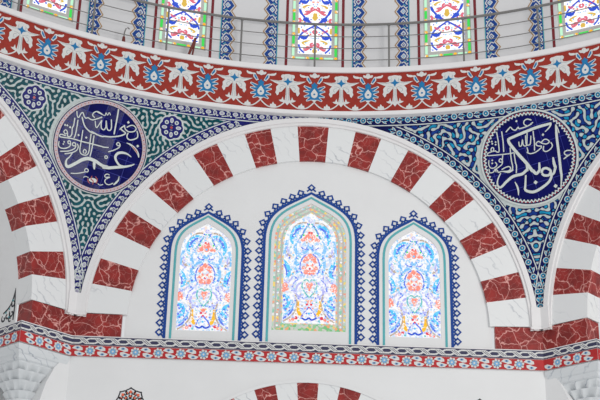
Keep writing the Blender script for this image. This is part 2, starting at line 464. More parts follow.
# ------------------------------------------------------------------ painted band
PF = 1.06
def band():
    t = thing('painted_band', 'painted band of dark interlace over red flowers running along the wall under the windows', 'frieze', (0, AP, ZBB))
    H0 = .035
    def seg(mp, a0, a1, first, dk=.0):
        mb = MB(); T = lambda p: mp(p[0], p[2], p[1])
        mb.box((a0, -.01, ZBB), (a1, H0, ZBT), 'mould', T); mb.build('band_ground', t)
        zt, zm, zl = ZBT, ZBT - .165, ZBB
        f = lambda u, v, h: mp(u, v, H0 + h)
        A = Art(f)
        A.poly([(a0, zm), (a1, zm), (a1, zt - .016), (a0, zt - .016)], 'slate', .002)
        zc = (zt + zm) / 2 - .008; pit = .271; fk = first + dk
        n0 = math.floor((a0 - fk) / pit); n1 = math.ceil((a1 - fk) / pit)
        for k in range(n0 - 1, n1 + 1):
            c = fk + k*pit
            if c - .095 > a0 and c + .095 < a1:
                A.poly([(c - .088, zc + .058), (c - .020, zc + .058), (c + .030, zc + .030), (c + .088, zc - .030), (c + .088, zc - .058), (c + .020, zc - .058), (c - .030, zc - .030), (c - .088, zc + .030)], 'pwhite', .006)
                A.stroke([(c - .088, zc - .044), (c - .03, zc - .012), (c + .03, zc + .012), (c + .088, zc + .044)], .030, 'pwhite', .004, smooth=False)
                for d_ in (-.020, .020): A.stroke([(c - .052 + d_, zc + .040), (c + .052 + d_, zc - .040)], .009, 'slate', .008)
            else:
                e0, e1 = max(a0, c - .095), min(a1, c + .095)
                if e1 - e0 > .02:
                    for q in (-1, 1): A.stroke([(e0, zc + .044*q), (e1, zc + .044*q)], .028, 'pwhite', .005)
            b0, b1 = max(a0, c + .09), min(a1, c + pit - .09)
            if b1 - b0 > .03:
                for q in (-1, 1): A.stroke([(b0, zc + .044*q), (b1, zc + .044*q)], .028, 'pwhite', .005)
        A.build('interlace_border', t)
        A = Art(f)
        zt2 = ZBT - .178; zb2 = ZBB + .012; zc2 = (zt2 + zb2)/2; hh = (zt2 - zb2)/2
        A.poly([(a0, zb2), (a1, zb2), (a1, zt2), (a0, zt2)], 'bandred', .002)
        for z in (zt2 + .006, zb2 - .006): A.stroke([(a0, z), (a1, z)], .006, 'maroon', .003)
        A2 = Art(f); pit = .3945
        n0 = math.floor((a0 - first) / pit); n1 = math.ceil((a1 - first) / pit)
        for k in range(n0 - 1, n1 + 1):
            c = first + k*pit
            if a0 + .075 < c < a1 - .075:
                for j in range(8):
                    a = j*pi/4 + .2
                    A2.poly(xf([(.02, -.026), (.068, -.030), (.094, 0), (.068, .030), (.02, .026)], (c, zc2), a), 'pwhite', .004)
                A2.disc((c, zc2), .050, 'lblue', .006, 12); A2.disc((c, zc2), .018, 'pwhite', .008, 8)
            # leaves between two flowers, one hanging from the top edge and one rising from the lower edge
            for q, dx in ((1, .175), (-1, .215)):
                x = c + dx
                if a0 + .07 < x < a1 - .07:
                    lp = [(-.10, .02), (-.04, .0), (.03, -.034), (.09, -.02), (.085, .035), (.03, .078), (-.05, .075)]
                    lp = [(x + px*q, zc2 + (.028 + py*.8)*q) for px, py in lp]
                    A2.poly(lp, 'pwhite', .004)
                    A2.disc((x + .0*q, zc2 + .056*q), .036, 'lblue', .006, 8, .020); A2.disc((x, zc2 + .056*q), .014, 'slate', .008, 6)
        A.build('red_ground', t)
        A2.build('flower_row', t)
    seg(BACK, -HALF + .014, HALF - .014, .144, -.265)
    for mp, s in ((LEFT_, -1), (RIGHT_, 1)):
        lo, hi = sorted((-s*(HALF - .014), -s*(HALF - PF - .035)))
        seg(mp, lo, hi, -s*(HALF - .30))
        # return of the band along the side of the pier
        e = -s*(HALF - PF)
        def jm(u, v, h, mp=mp, e=e, s=s): return mp(e + s*h, v, u)
        seg(jm, -1.19, .03, -.12)
band()

# ------------------------------------------------------------------ marble columns with stalactite capitals
def column(side, s, label):
    c = side(-s*(HALF - PF + .50), 0, -.50)
    t = thing('column', label, 'column', (c[0], c[1], LZC), s*A45*1.0, 'columns carrying the big arches')
    def sect(z, half, rnd, amp, lobes, ph):
        pts = []
        for k in range(128):
            a = 2*pi*k/128 + pi/4
            sq = half / max(abs(cos(a - 0)), abs(sin(a - 0)))
            r = sq*(1 - rnd) + half*1.04*rnd
            r *= 1 - amp*abs(sin(lobes*a/2 + ph))**1.5
            x, y = r*cos(a + A45*s*-1), r*sin(a + A45*s*-1)
            pts.append((c[0] + x, c[1] + y, z))
        return pts
    def loft(name, secs, mat, smooth=False):
        mb = MB(); v = [p for q in secs for p in sect(*q)]; n = 128
        f = [(i*n+k, i*n+(k+1) % n, (i+1)*n+(k+1) % n, (i+1)*n+k) for i in range(len(secs)-1) for k in range(n)]
        f += [tuple(range(n))[::-1], tuple((len(secs)-1)*n + k for k in range(n))]
        mb.add(v, f, mat); return mb.build(name, t, smooth)
    z = ZBB
    loft('abacus', [(z - .26, .44, 0, 0, 8, 0), (z - .24, .465, 0, 0, 8, 0), (z - .17, .475, 0, 0, 8, 0), (z - .15, .50, 0, 0, 8, 0), (z - .09, .525, 0, 0, 8, 0), (z - .01, .535, 0, 0, 8, 0)], 'capital')
    tiers = [(z - .26, .43, .10, .0, 12, 0), (z - .30, .44, .10, .05, 12, 0), (z - .43, .40, .25, .17, 12, 0), (z - .44, .42, .25, .03, 12, pi/2),
             (z - .47, .415, .3, .06, 12, pi/2), (z - .62, .34, .5, .18, 12, pi/2), (z - .63, .37, .5, .03, 12, 0), (z - .66, .36, .55, .06, 12, 0),
             (z - .82, .28, .8, .17, 12, 0), (z - .83, .30, .8, .02, 12, pi/2), (z - .98, .235, 1, .08, 12, pi/2), (z - .99, .25, 1, 0, 8, 0), (z - 1.06, .255, 1, 0, 8, 0), (z - 1.08, .23, 1, 0, 8, 0)]
    tiers = [(z - .26 + (q[0] - z + .26)*.80, q[1], q[2], min(.24, q[3]*1.25), q[4], q[5]) for q in tiers]
    loft('capital', tiers[::-1], 'capital')
    loft('shaft', [(LZC, .225, 1, 0, 8, 0), (z - .90, .215, 1, 0, 8, 0)], 'capital', True)
column(LEFT_, -1, 'grey marble column with stalactite capital at the lower left corner under the painted band')
column(RIGHT_, 1, 'pale marble column with stalactite capital at the lower right corner under the painted band')
# ------------------------------------------------------------------ stained glass windows of the back wall
def clipx(pts, w): return [(max(-w, min(w, x)), z) for x, z in pts]

def glass_pattern(A, W, H, zb, cx):
    """mirrored arabesque of coloured panes; unit coords x 0..1 (half width), z 0..1"""
    def P(pts, q): return [(cx + q*x*W, zb + z*H) for x, z in pts]
    def S(pts, w, mat, h=.004, **k):
        for q in (-1, 1): A.stroke(P(pts, q), w*1.3, mat, h, **k)
    def D(x, z, r, mat, h=.006, ry=None):
        for q in ((-1, 1) if x else (1,)): A.disc((cx + q*x*W, zb + z*H), r*1.1, mat, h, 8, ry)
    rg = random.Random(3)
    for _ in range(150):                                     # small scattered panes
        x, z = rg.uniform(.05, .97), rg.uniform(.02, .90)
        if z > .60 and hypot(x, (z - .60)/.36) > .93: continue
        m = rg.choice(('g_sky', 'g_sky', 'g_lav', 'g_blue', 'g_aqua', 'g_cyan', 'g_tan', 'g_lav'))
        for q in (-1, 1): A.disc((cx + q*x*W, zb + z*H), rg.uniform(.010, .022), m, .0025, 6)
    for n_, (x0, z0, rx, rz_, m) in enumerate(((.0, .32, .62, .11, 'g_lav'), (.0, .78, .55, .085, 'g_sky'), (.0, .12, .74, .11, 'g_blue'))):
        for k in range(14):                                  # chains of dots
            a = -pi/2 + pi*(k + .5)/14
            x, z = x0 + rx*cos(a), z0 + rz_*sin(a)
            if z > .03: D(x, z, .014, m, .0075)
    for x, z in ((0, .79), (.12, .765), (.06, .58), (.16, .50), (.05, .45), (.22, .53), (.92, .32), (.0, .33)): D(x, z, .011, 'g_white', .0095)
    # crown
    A.ring((cx, zb + .925*H), .030, .018, 'g_lav', .006)
    S([(.03, .90), (.14, .87), (.30, .80), (.42, .755)], .022, 'g_aqua')
    S([(.16, .905), (.38, .905), (.60, .87), (.76, .80)], .024, 'g_tan')
    S([(.22, .875), (.42, .87), (.60, .835), (.72, .76), (.66, .70)], .075, 'g_cyan', .005, taper=True)
    S([(.34, .86), (.56, .83), (.68, .77)], .03, 'g_blue', .007)
    S([(.10, .89), (.26, .83), (.36, .76)], .016, 'g_blue', .006)
    # upper red flower
    for x, z, r in ((0, .80, .05), (.10, .775, .05), (.20, .755, .04), (0, .755, .05), (.30, .745, .03)): D(x, z, r, 'g_red')
    D(.05, .815, .018, 'g_crim', .008); D(0, .752, .022, 'g_sky', .008); D(.26, .79, .016, 'g_green', .008)
    S([(.50, .73), (.58, .68), (.50, .62), (.38, .60)], .05, 'g_sky', .005, taper=True)
    S([(.94, .70), (.84, .64), (.90, .59)], .03, 'g_lav'); S([(.98, .66), (.80, .60), (.70, .60)], .02, 'g_tan')
    S([(.88, .74), (.97, .66), (.98, .60)], .04, 'g_sky', .005)
    # middle
    S([(.02, .69), (.14, .64), (.34, .62), (.52, .58), (.56, .50), (.46, .44)], .04, 'g_sky', .004)
    S([(.05, .66), (.22, .66), (.34, .68)], .016, 'g_blue', .006)
    S([(.10, .62), (.30, .575), (.38, .50), (.30, .44)], .018, 'g_blue', .006)
    for x, z, r in ((0, .60, .05), (.13, .575, .05), (.20, .55, .035), (.08, .52, .03), (.22, .49, .038), (.13, .455, .048), (0, .45, .045)): D(x, z, r, 'g_red')
    D(0, .54, .045, 'g_white', .009); D(0, .485, .02, 'g_crim', .008); D(.13, .50, .014, 'g_yel', .009)
    for k in range(9):
        a = k*pi/8
        D(.64 + .20*cos(a*2), .52 + .085*sin(a*2), .018, 'g_blue' if k % 2 else 'g_cyan', .008)
    S([(.98, .56), (.84, .50), (.80, .43), (.92, .40)], .06, 'g_cyan', .005, taper=True)
    S([(.98, .52), (.88, .46), (.88, .42)], .022, 'g_blue', .007)
    S([(.62, .42), (.80, .36), (.98, .38)], .02, 'g_lav')
    S([(.58, .46), (.74, .42), (.92, .44)], .02, 'g_tan')
    # heart
    S([(0, .225), (.16, .27), (.28, .32), (.24, .37), (.10, .385), (0, .365)], .018, 'g_aqua', .006)
    for x, z, r in ((0, .32, .04), (.06, .345, .035), (0, .295, .02)): D(x, z, r, 'g_red')
    S([(.30, .36), (.46, .33), (.52, .27), (.40, .23)], .026, 'g_lav'); S([(.30, .25), (.48, .21), (.56, .24)], .022, 'g_lav')
    S([(.44, .385), (.60, .35), (.66, .28)], .016, 'g_blue', .006)
    for x, z, r in ((.92, .33, .05), (.86, .30, .035), (.97, .29, .04)): D(x, z, r, 'g_red')
    S([(.98, .25), (.82, .22), (.78, .16), (.98, .12)], .06, 'g_cyan', .005, taper=True)
    for x, z in ((.93, .20), (.86, .17), (.95, .15), (.89, .12), (.80, .20), (.97, .23)): D(x, z, .02, 'g_blue', .008)
    # lyre at the foot
    S([(.40, .20), (.42, .13), (.33, .075), (.20, .06)], .05, 'g_yel', .006, taper=True)
    S([(.54, .26), (.46, .18), (.50, .12), (.68, .055), (.96, .012)], .022, 'g_tan', .006)
    S([(.58, .13), (.74, .075), (.97, .035)], .024, 'g_blue', .005); S([(.56, .17), (.66, .12), (.90, .07)], .03, 'g_sky', .004)
    S([(0, .145), (.10, .115), (.20, .09), (.30, .04)], .02, 'g_blue', .008); S([(0, .05), (.12, .03), (.30, .05)], .024, 'g_dblue', .006)
    for x, z, r, m in ((0, .19, .035, 'g_red'), (.08, .165, .022, 'g_crim'), (0, .14, .018, 'g_crim'), (.10, .20, .014, 'g_yel'), (0, .085, .02, 'g_cyan'), (.14, .13, .016, 'g_red'), (.60, .03, .03, 'g_red'), (.48, .045, .03, 'g_crim'), (.72, .02, .022, 'g_red'), (.38, .02, .018, 'g_aqua')): D(x, z, r, m, .009)

WLAB = ['left stained glass window with white, blue and red arabesque under the wide arch',
        'middle and tallest stained glass window, with a speckled border round its arabesque',
        'right stained glass window with white, blue and red arabesque under the wide arch']
for i, (cx, w, zb, zs, za, tw, ta, bw, ba) in enumerate(WINS):
    t = thing('window_%d' % (i + 1), WLAB[i], None, (cx, AP, ZBT), kind='structure')
    mp = lambda u, v, h: BACK(u, v, TY + h)
    A = Art(lambda u, v, h: BACK(u, v, TY - .045 + h))
    out = shift(arch_outline(w + .01, zb - .01, zs, za + .01), cx)
    if i == 1:
        A.poly(out, 'g_bord', 0)
        A.poly([(cx - w, zb), (cx + w, zb), (cx + w, zb + .13), (cx - w, zb + .13)], 'g_bordg', .002)
        iw, ib, ia, ish = .475, 8.965, 11.10, 10.48
        A.stroke(shift(arch_outline(.60, zb + .05, 10.52, 11.22, 10), cx), .03, 'strip', .003, smooth=False)
        A.stroke(shift(arch_outline(.52, ib - .03, 10.49, 11.14, 10), cx), .03, 'strip', .005, smooth=False)
        for k in range(9):                                   # pale knots between the border panes
            for q in (-1, 1): A.disc((cx + q*.565, zb + .10 + k*.205), .05, 'strip', .004, 8, .03); A.disc((cx + q*.565, zb + .10 + k*.205), .022, 'g_white', .006, 6)
        A.poly(shift(arch_outline(iw, ib, ish, ia), cx), 'g_white', .004)
        A.build('border_glass', t)
        A = Art(lambda u, v, h: BACK(u, v, TY - .037 + h)); glass_pattern(A, iw, ia - ib, ib, cx)
    else:
        A.poly(out, 'g_white', 0)
        A.build('white_glass', t)
        A = Art(lambda u, v, h: BACK(u, v, TY - .043 + h)); glass_pattern(A, w, za - zb, zb, cx)
    A.build('coloured_glass', t)
    A = Art(mp); A.stroke(shift(arch_outline(tw, ZBT, zs, ta), cx), .042, 'turq', .004, smooth=False); A.build('turquoise_line', t)
    A = Art(mp); path = shift(arch_outline(bw, ZBT, zs, ba, 16), cx)
    A.stroke(path, .050, 'royal', .004, smooth=False)
    # chain of little lozenges standing on the blue line
    half = path[:len(path)//2 + 1][::-1]                     # apex -> bottom left
    def walk(pts, d):
        for a, b in zip(pts, pts[1:]):
            L = hypot(b[0]-a[0], b[1]-a[1])
            if d <= L: return (a[0] + (b[0]-a[0])*d/L, a[1] + (b[1]-a[1])*d/L), atan2(b[1]-a[1], b[0]-a[0])
            d -= L
        return None
    def lozenge(c, ang):                                     # ang: outward direction
        def R(pts): return xf(pts, c, ang - pi/2)
        A.stroke(R([(-.083, .014), (-.03, .055)]), .030, 'royal', .005, smooth=False); A.stroke(R([(.083, .014), (.03, .055)]), .030, 'royal', .005, smooth=False)
        A.poly(R([(0, .012), (.080, .090), (0, .168), (-.080, .090)]), 'royal', .005)
        A.poly(R([(0, .054), (.035, .091), (0, .128), (-.035, .091)]), 'pwhite', .007)
    lozenge((path[len(path)//2][0], path[len(path)//2][1] + .02), pi/2)
    d = .176
    while True:
        r = walk(half, d)
        if r is None or r[0][1] < ZBT + .04: break
        (x, z), a = r
        lozenge((x, z), a - pi/2); lozenge((2*cx - x, z), pi - (a - pi/2))
        d += .176
    A.build('lozenge_border', t)

# ------------------------------------------------------------------ ring frieze under the gallery
t = ring = thing('ring_frieze', 'curved red frieze with white palmettes and blue flowers round the base of the dome', 'frieze', (0, AP - .1, 13.03))
A0, A1 = radians(-48), radians(48); NS = 96
def revolve(name, prof, mat, parent, a0=A0, a1=A1, n=NS, smooth=True):
    mb = MB(); k = len(prof)
    v = [(r*sin(a0 + (a1-a0)*i/n), r*cos(a0 + (a1-a0)*i/n), z) for i in range(n + 1) for r, z in prof]
    mb.add(v, [(i*k+j, (i+1)*k+j, (i+1)*k+j+1, i*k+j+1) for i in range(n) for j in range(k-1)], mat)
    return mb.build(name, parent)
ZR0, ZR1 = 13.115, 13.945
revolve('lower_moulding', [(10.0, 13.03), (9.86, 13.03), (9.85, 13.04), (9.85, 13.105), (9.86, 13.115), (9.90, 13.115)], 'mould', ring)
revolve('red_ground', [(9.885, 13.10), (9.88, 13.115), (9.88, 13.945), (9.885, 13.96)], 'brick', ring)
revolve('gallery_edge', [(9.90, 13.945), (9.85, 13.945), (9.84, 13.955), (9.84, 14.05), (9.85, 14.06), (10.14, 14.06)], 'mould', ring)
C = cyl_map(RR)
KX, KZ = .00259, .00296
def fu(x, y, x0=182): return ((x - x0)*KX, 13.53 - (y - 167)*KZ)
def fl(pts, x0=182): return [fu(x, y, x0) for x, y in pts]
def mir(pts, x0): return [(2*x0 - x, y) for x, y in pts]
A = Art(C)
pet = [((150, 152), (104, 128)), ((148, 172), (102, 164)), ((148, 196), (106, 206)), ((158, 216), (124, 236))]
for (a, b) in pet:
    for P2 in ((a, b), mir((a, b), 182)):
        A.stroke(fl(P2), [.085, .082, .035], 'pwhite', .003, smooth=False); 
        (x0, y0), (x1, y1) = P2; A.stroke(fl([(x0, y0), (x0 + (x1-x0)*.86, y0 + (y1-y0)*.86)]), [.055, .052, .016], 'pblue', .006, smooth=False)
A.poly(fl([(182, 120), (198, 134), (214, 156), (222, 190), (212, 222), (182, 236), (152, 222), (142, 190), (150, 156), (166, 134)]), 'pblue', .005)
A.poly(fl([(158, 118), (172, 110), (182, 98), (192, 110), (206, 118), (196, 146), (168, 146)]), 'pblue', .006)
A.poly(fl([(182, 146), (196, 164), (207, 180), (205, 200), (194, 212), (182, 216), (170, 212), (159, 200), (157, 180), (168, 164)]), 'pwhite', .008); A.disc(fu(182, 188), .021, 'pblue', .010, 8)
A.poly(fl([(160, 228), (204, 228), (182, 248)]), 'pwhite', .007)
for q in (1, -1):
    P2 = lambda p: fl(p if q == 1 else mir(p, 182))
    A.poly(P2([(164, 106), (138, 58), (122, 54), (122, 84), (146, 112)]), 'pwhite', .007)
    A.poly(P2([(156, 98), (138, 68), (129, 66), (131, 84), (148, 104)]), 'pblue', .009)
    A.stroke(P2([(164, 52), (150, 46), (160, 58), (182, 50)]), .03, 'pwhite', .004)
    A.stroke(P2([(124, 62), (104, 60), (84, 56), (74, 44)]), [.02, .05, .045, .015], 'pwhite', .004)
A.disc(fu(182, 50), .045, 'pwhite', .005, 10, .06); A.disc(fu(168, 54), .03, 'pwhite', .005); A.disc(fu(196, 54), .03, 'pwhite', .005)
flower = A.build('blue_flower', ring)
A = Art(C); X = 383
A.disc(fu(X, 62, X), .075, 'pwhite', .004, 12, .045); 
for dx, r in ((-34, .045), (34, .045), (-16, .05), (16, .05)): A.disc(fu(X + dx, 66, X), r, 'pwhite', .004, 10)
A.poly(fl([(X-34, 66), (X+34, 66), (X+48, 108), (X+30, 140), (X-30, 140), (X-48, 108)], X), 'pwhite', .005)
for q in (1, -1):
    P2 = lambda p: fl(p if q == 1 else mir(p, X), X)
    A.poly(P2([(X-30, 92), (X-70, 100), (X-136, 96), (X-90, 118), (X-60, 128), (X-20, 132)]), 'pwhite', .0045)
    A.poly(P2([(X-30, 118), (X-66, 124), (X-86, 146), (X-84, 172), (X-64, 184), (X-44, 178), (X-26, 156), (X-10, 140)]), 'pwhite', .006)
    A.stroke(P2([(X-34, 140), (X-52, 146), (X-56, 162), (X-46, 168)]), .012, 'pgrey', .008)
    A.poly(P2([(X-84, 168), (X-90, 186), (X-76, 208), (X-66, 200), (X-62, 182)]), 'pwhite', .005)
    A.poly(P2([(X-8, 246), (X-28, 236), (X-34, 214), (X-44, 236), (X-64, 240), (X-50, 250), (X-20, 258)]), 'pwhite', .005)
    A.stroke(P2([(X-16, 250), (X-40, 272), (X-70, 290), (X-104, 296), (X-140, 290), (X-172, 270), (X-198, 244)]), .024, 'pwhite', .004)
    A.poly(P2([(X-128, 290), (X-124, 272), (X-114, 274), (X-104, 256), (X-94, 272), (X-84, 274), (X-78, 290), (X-104, 298)]), 'pwhite', .006)
A.poly(fl([(X-12, 135), (X+12, 135), (X+14, 200), (X+22, 250), (X, 276), (X-22, 250), (X-14, 200)], X), 'pwhite', .0055)
for q in (1, -1):
    P2 = lambda p: fl(p if q == 1 else mir(p, X), X)
    A.stroke(P2([(X-24, 96), (X-60, 106), (X-110, 101)]), .010, 'pgrey', .0075); A.stroke(P2([(X-8, 140), (X-30, 130), (X-52, 128)]), .010, 'pgrey', .0085)
    A.stroke(P2([(X-6, 150), (X-7, 200), (X-10, 240)]), .010, 'pgrey', .0085); A.stroke(P2([(X-24, 70), (X-30, 84), (X-22, 92)]), .010, 'pgrey', .0085)
A.poly(fl([(X, 74), (X+10, 94), (X+34, 104), (X+10, 114), (X, 134), (X-10, 114), (X-34, 104), (X-10, 94)], X), 'pblue', .009)
palm = A.build('white_palmette', ring)
base_f, base_p = world(flower), world(palm)
flower['label'] = 'blue flower with white eye'; palm['label'] = 'white palmette with a blue star'
first = True
for k in range(-7, 8):
    for src, off in ((flower, 0), (palm, 2.96)):
        ang = radians(5.923*k + off + .03)
        m = Matrix.Rotation(-ang, 4, 'Z')
        if k == -7: src['_a'] = ang; continue
        dup_part(src, ring, m @ world(src))
for src in (flower, palm):
    ang = src['_a']; del src['_a']
    src.matrix_basis = world(ring).inverted() @ Matrix.Rotation(-ang, 4, 'Z') @ world(src)

# ------------------------------------------------------------------ railing of the gallery
rail = thing('gallery_railing', 'dark steel railing along the gallery above the red frieze', 'railing', (0, 9.95, 14.06))
RL = 9.95
def arcs(r, z, n=80): return [(r*sin(A0 + (A1-A0)*i/n), r*cos(A0 + (A1-A0)*i/n), z) for i in range(n + 1)]
mb = MB(); mb.tube(arcs(RL, 15.075), .026, 'steel', 8); mb.build('top_rail', rail, True)
for z in (14.80, 14.535, 14.275):
    mb = MB(); mb.tube(arcs(RL, z), .0085, 'steel', 6); mb.build('rod', rail, True)
for k in range(-5, 6):
    a = radians(.0 + 8.27*k); x, y = RL*sin(a), RL*cos(a)
    mb = MB(); mb.tube([(x, y, 14.058), (x, y, 14.075)], .055, 'steel', 10); mb.tube([(x, y, 14.07), (x, y, 15.06)], .019, 'steel', 8)
    mb.tube([(x, y, 15.04), (x, y, 15.06)], .03, 'steel', 8)
    mb.build('post', rail)

# ------------------------------------------------------------------ drum wall, its painted strips and windows
RD = 10.12; DP = 14.66
mb = MB(); WZ0, WZ1, ZT = 14.35, 17.0, 18.2
def dquad(a0, a1, z0, z1, R, mat='drum', n=4):
    v = [(R*sin(radians(a0 + (a1-a0)*i/n)), R*cos(radians(a0 + (a1-a0)*i/n)), z) for z in (z0, z1) for i in range(n + 1)]
    mb.add(v, [(i, i+1, n+2+i, n+1+i) for i in range(n)], mat)
WH = 2.62
for k in range(-3, 4):
    c = DP*k
    dquad(c - WH, c + WH, 13.9, WZ0, RD); dquad(c - WH, c + WH, WZ1, ZT, RD); dquad(c + WH, c + DP - WH, 13.9, ZT, RD, n=10)
    for q in (-1, 1):
        a = radians(c + q*WH)
        mb.add([(r*sin(a), r*cos(a), z) for r, z in ((RD, WZ0), (RD + .08, WZ0), (RD + .08, WZ1), (RD, WZ1))], [(0, 1, 2, 3)], 'drum')
    for z in (WZ0, WZ1):
        v = [(R*sin(radians(c - WH + 2*WH*i/4)), R*cos(radians(c - WH + 2*WH*i/4)), z) for R in (RD, RD + .08) for i in range(5)]
        mb.add(v, [(i, i+1, 6+i, 5+i) for i in range(4)], 'drum')
drum = mb.build('wall_drum', kind='structure')
D = cyl_map(RD)
u_ = lambda deg: radians(deg)*RD
def stripe_art():
    A = Art(D); A.stroke([(0, 14.05), (0, 17.6)], .052, 'maroon', .004); return A.build('red_stripe', drum)
def tile_art():
    A = Art(D); z0, z1 = 14.05, 17.6; w = .155; p = .255
    n = int((z1 - z0)/p)
    zig = [(w if i % 2 == 0 else w + .085, z0 + i*p/2) for i in range(2*n + 1)]
    A.poly([(-.0, z0)] + zig + [(0, zig[-1][1])], 'royal', .003)
    A.stroke([(x + .005, z) for x, z in zig], .018, 'pwhite', .005, smooth=False)
    A.stroke([(x + .03, z) for x, z in zig], .022, 'tan', .006, smooth=False)
    A.stroke([(-.008, z0), (-.008, z1)], .016, 'turq', .005)
    for i in range(n):
        c = (.105, z0 + p*(i + .5))
        A.poly([(c[0] - .055, c[1]), (c[0], c[1] + .07), (c[0] + .06, c[1]), (c[0], c[1] - .07)], 'pwhite', .005)
        A.poly([(c[0] - .03, c[1]), (c[0], c[1] + .04), (c[0] + .035, c[1]), (c[0], c[1] - .04)], 'lblue' if i % 2 else 'royal', .007)
        A.disc(c, .014, 't_red' if i % 3 == 0 else 'pwhite', .009, 6)
        A.stroke([(.02, c[1] - .10), (.05, c[1] - .06), (.02, c[1]), (.05, c[1] + .06), (.02, c[1] + .10)], .022, 'pwhite', .005)
        A.stroke([(.06, c[1] + .125 - .05), (.10, c[1] + .125), (.15, c[1] + .10)], .022, 'pwhite', .005); A.stroke([(.05, c[1] + .125), (.10, c[1] + .16)], .018, 'turq', .006)
    return A.build('tile_strip', drum)
rs = stripe_art(); ts = tile_art()
flip = bpy.data.objects.new('tile_strip', ts.data.copy()); COL.objects.link(flip); flip.parent = drum
for vtx in flip.data.vertices: vtx.co.x = -vtx.co.x
flip.data.flip_normals()
fr, ft, ff = [True], [True], [True]
def put(src, flag, deg):
    m = Matrix.Rotation(-radians(deg), 4, 'Z')
    if flag[0]: src.matrix_basis = m; flag[0] = False; return
    o = src.copy(); COL.objects.link(o); o.parent = drum; o.matrix_basis = m
for k in range(-3, 4):
    c = DP*k
    put(rs, fr, c - 3.13); put(rs, fr, c + 3.13); put(ts, ft, c + 4.22); put(flip, ff, c - 4.22)

def drum_window(k):
    c = DP*k
    names = {-3: 'partly hidden far left', -2: 'first from the left edge', -1: 'left of the middle', 0: 'middle', 1: 'right of the middle', 2: 'last at the right edge', 3: 'beyond the right edge'}
    a = radians(c)
    t = thing('window_%d' % (7 + k), 'bright stained glass window of the gallery with green and yellow dots, ' + names[k], None, (RD*sin(a), RD*cos(a), WZ0), -a, kind='structure')
    return t
proto = drum_window(0)
Dw = cyl_map(RD + .06)
A = Art(Dw); hw = radians(WH)*RD + .01
for i in range(6):
    x0, x1 = -hw + 2*hw*i/6, -hw + 2*hw*(i+1)/6
    A.poly([(x0, WZ0 - .01), (x1, WZ0 - .01), (x1, WZ1 + .01), (x0, WZ1 + .01)], 'strip', 0)
A.build('glass_surround', proto)
A = Art(Dw); bx = radians(2.36)*RD; zb_ = 14.435; p = .268
for i in range(13):
    z = zb_ + i*p
    if z > WZ1: break
    for q in (-1, 1):
        A.disc((q*bx, z), .034, 'g_yel', .004, 8)
        A.stroke([(q*bx, z + .045), (q*bx, z + p - .045)], .05, 'g_green' if (i + (q > 0)) % 2 else 'g_mint', .004)
m_ = 3
for i in range(m_):
    x0, x1 = -bx + 2*bx*i/m_, -bx + 2*bx*(i+1)/m_
    A.stroke([(x0 + .05, zb_), (x1 - .05, zb_)], .04, 'g_mint' if i % 2 == 0 else 'g_green', .004)
    if i: A.disc((x0, zb_), .034, 'g_yel', .004, 8)
A.build('border_glass', proto)
A = Art(Dw); iw = radians(1.86)*RD; zi = 14.53
for i in range(4):
    x0, x1 = -iw + 2*iw*i/4, -iw + 2*iw*(i+1)/4
    A.poly([(x0, zi), (x1, zi), (x1, WZ1 - .02), (x0, WZ1 - .02)], 'g_drum', .004)
A.build('white_glass', proto)
A = Art(Dw); ph = .82
for i in range(0, 4):
    z0 = zi + .65 + (i - 1)*ph
    def S(pts, w, mat, h=.008, **kw):
        for q in (-1, 1):
            pp = [(q*x*iw, z0 + z*ph) for x, z in pts]
            if all(zi <= z <= WZ1 - .03 for _, z in pp): A.stroke(pp, w, mat, h, **kw)
    S([(.90, .43), (.80, .32), (.62, .20), (.34, .09), (0, 0)], .038, 'g_dblue'); S([(0, 0), (.30, -.08), (.60, -.17), (.86, -.28), (.97, -.42)], .036, 'g_dblue')
    S([(.95, -.54), (.88, -.66), (.62, -.77)], .036, 'g_dblue'); S([(.30, .10), (.52, .19), (.66, .15), (.42, .09)], .06, 'g_dblue', .009, taper=True)
    S([(.36, -.26), (.58, -.36), (.80, -.34), (.60, -.30)], .07, 'g_dblue', .009, taper=True)
    S([(0, .45), (.22, .40), (.44, .32), (.56, .34)], .036, 'g_pink'); S([(.30, .40), (.46, .38), (.48, .30)], .05, 'g_pink', .009, taper=True)
    S([(0, -.53), (.28, -.62), (.52, -.70), (.66, -.68)], .036, 'g_pink'); S([(.44, -.14), (.62, -.18), (.78, -.12)], .055, 'g_pink', taper=True); S([(.10, -.50), (.24, -.53), (.20, -.62)], .045, 'g_pink', .009)
    S([(.96, .20), (.88, .12), (.96, .06)], .05, 'g_pink'); S([(.03, -.14), (.12, -.19), (0, -.24)], .04, 'g_pink')
    S([(0, .34), (.06, .29), (0, .24)], .05, 'g_gold'); S([(.02, .22), (.05, .14)], .03, 'g_gold'); S([(.30, .01), (.50, .05), (.66, .02)], .045, 'g_gold', taper=True)
    S([(.30, -.43), (.52, -.45), (.74, -.50), (.60, -.53)], .04, 'g_gold', taper=True); S([(.97, -.08), (.95, -.24)], .04, 'g_gold'); S([(0, -.74), (.10, -.78), (0, -.83)], .05, 'g_gold')
rg = random.Random(8)
for _ in range(150):                                         # small panes scattered between the scrolls
    x, z = rg.uniform(.05, .97), rg.uniform(zi + .03, WZ1 - .05); m = rg.choice(('g_gold', 'g_dblue', 'g_pink', 'g_sky', 'g_lav', 'g_yel', 'g_red', 'g_sky'))
    r_ = rg.uniform(.012, .024)
    for q in (-1, 1): A.disc((q*x*iw, z), r_, m, .006, 6)
A.build('coloured_glass', proto)
for k in (-3, -2, -1, 1, 2, 3):
    w = drum_window(k)
    for ch in proto.children:
        o = ch.copy(); COL.objects.link(o); o.parent = w

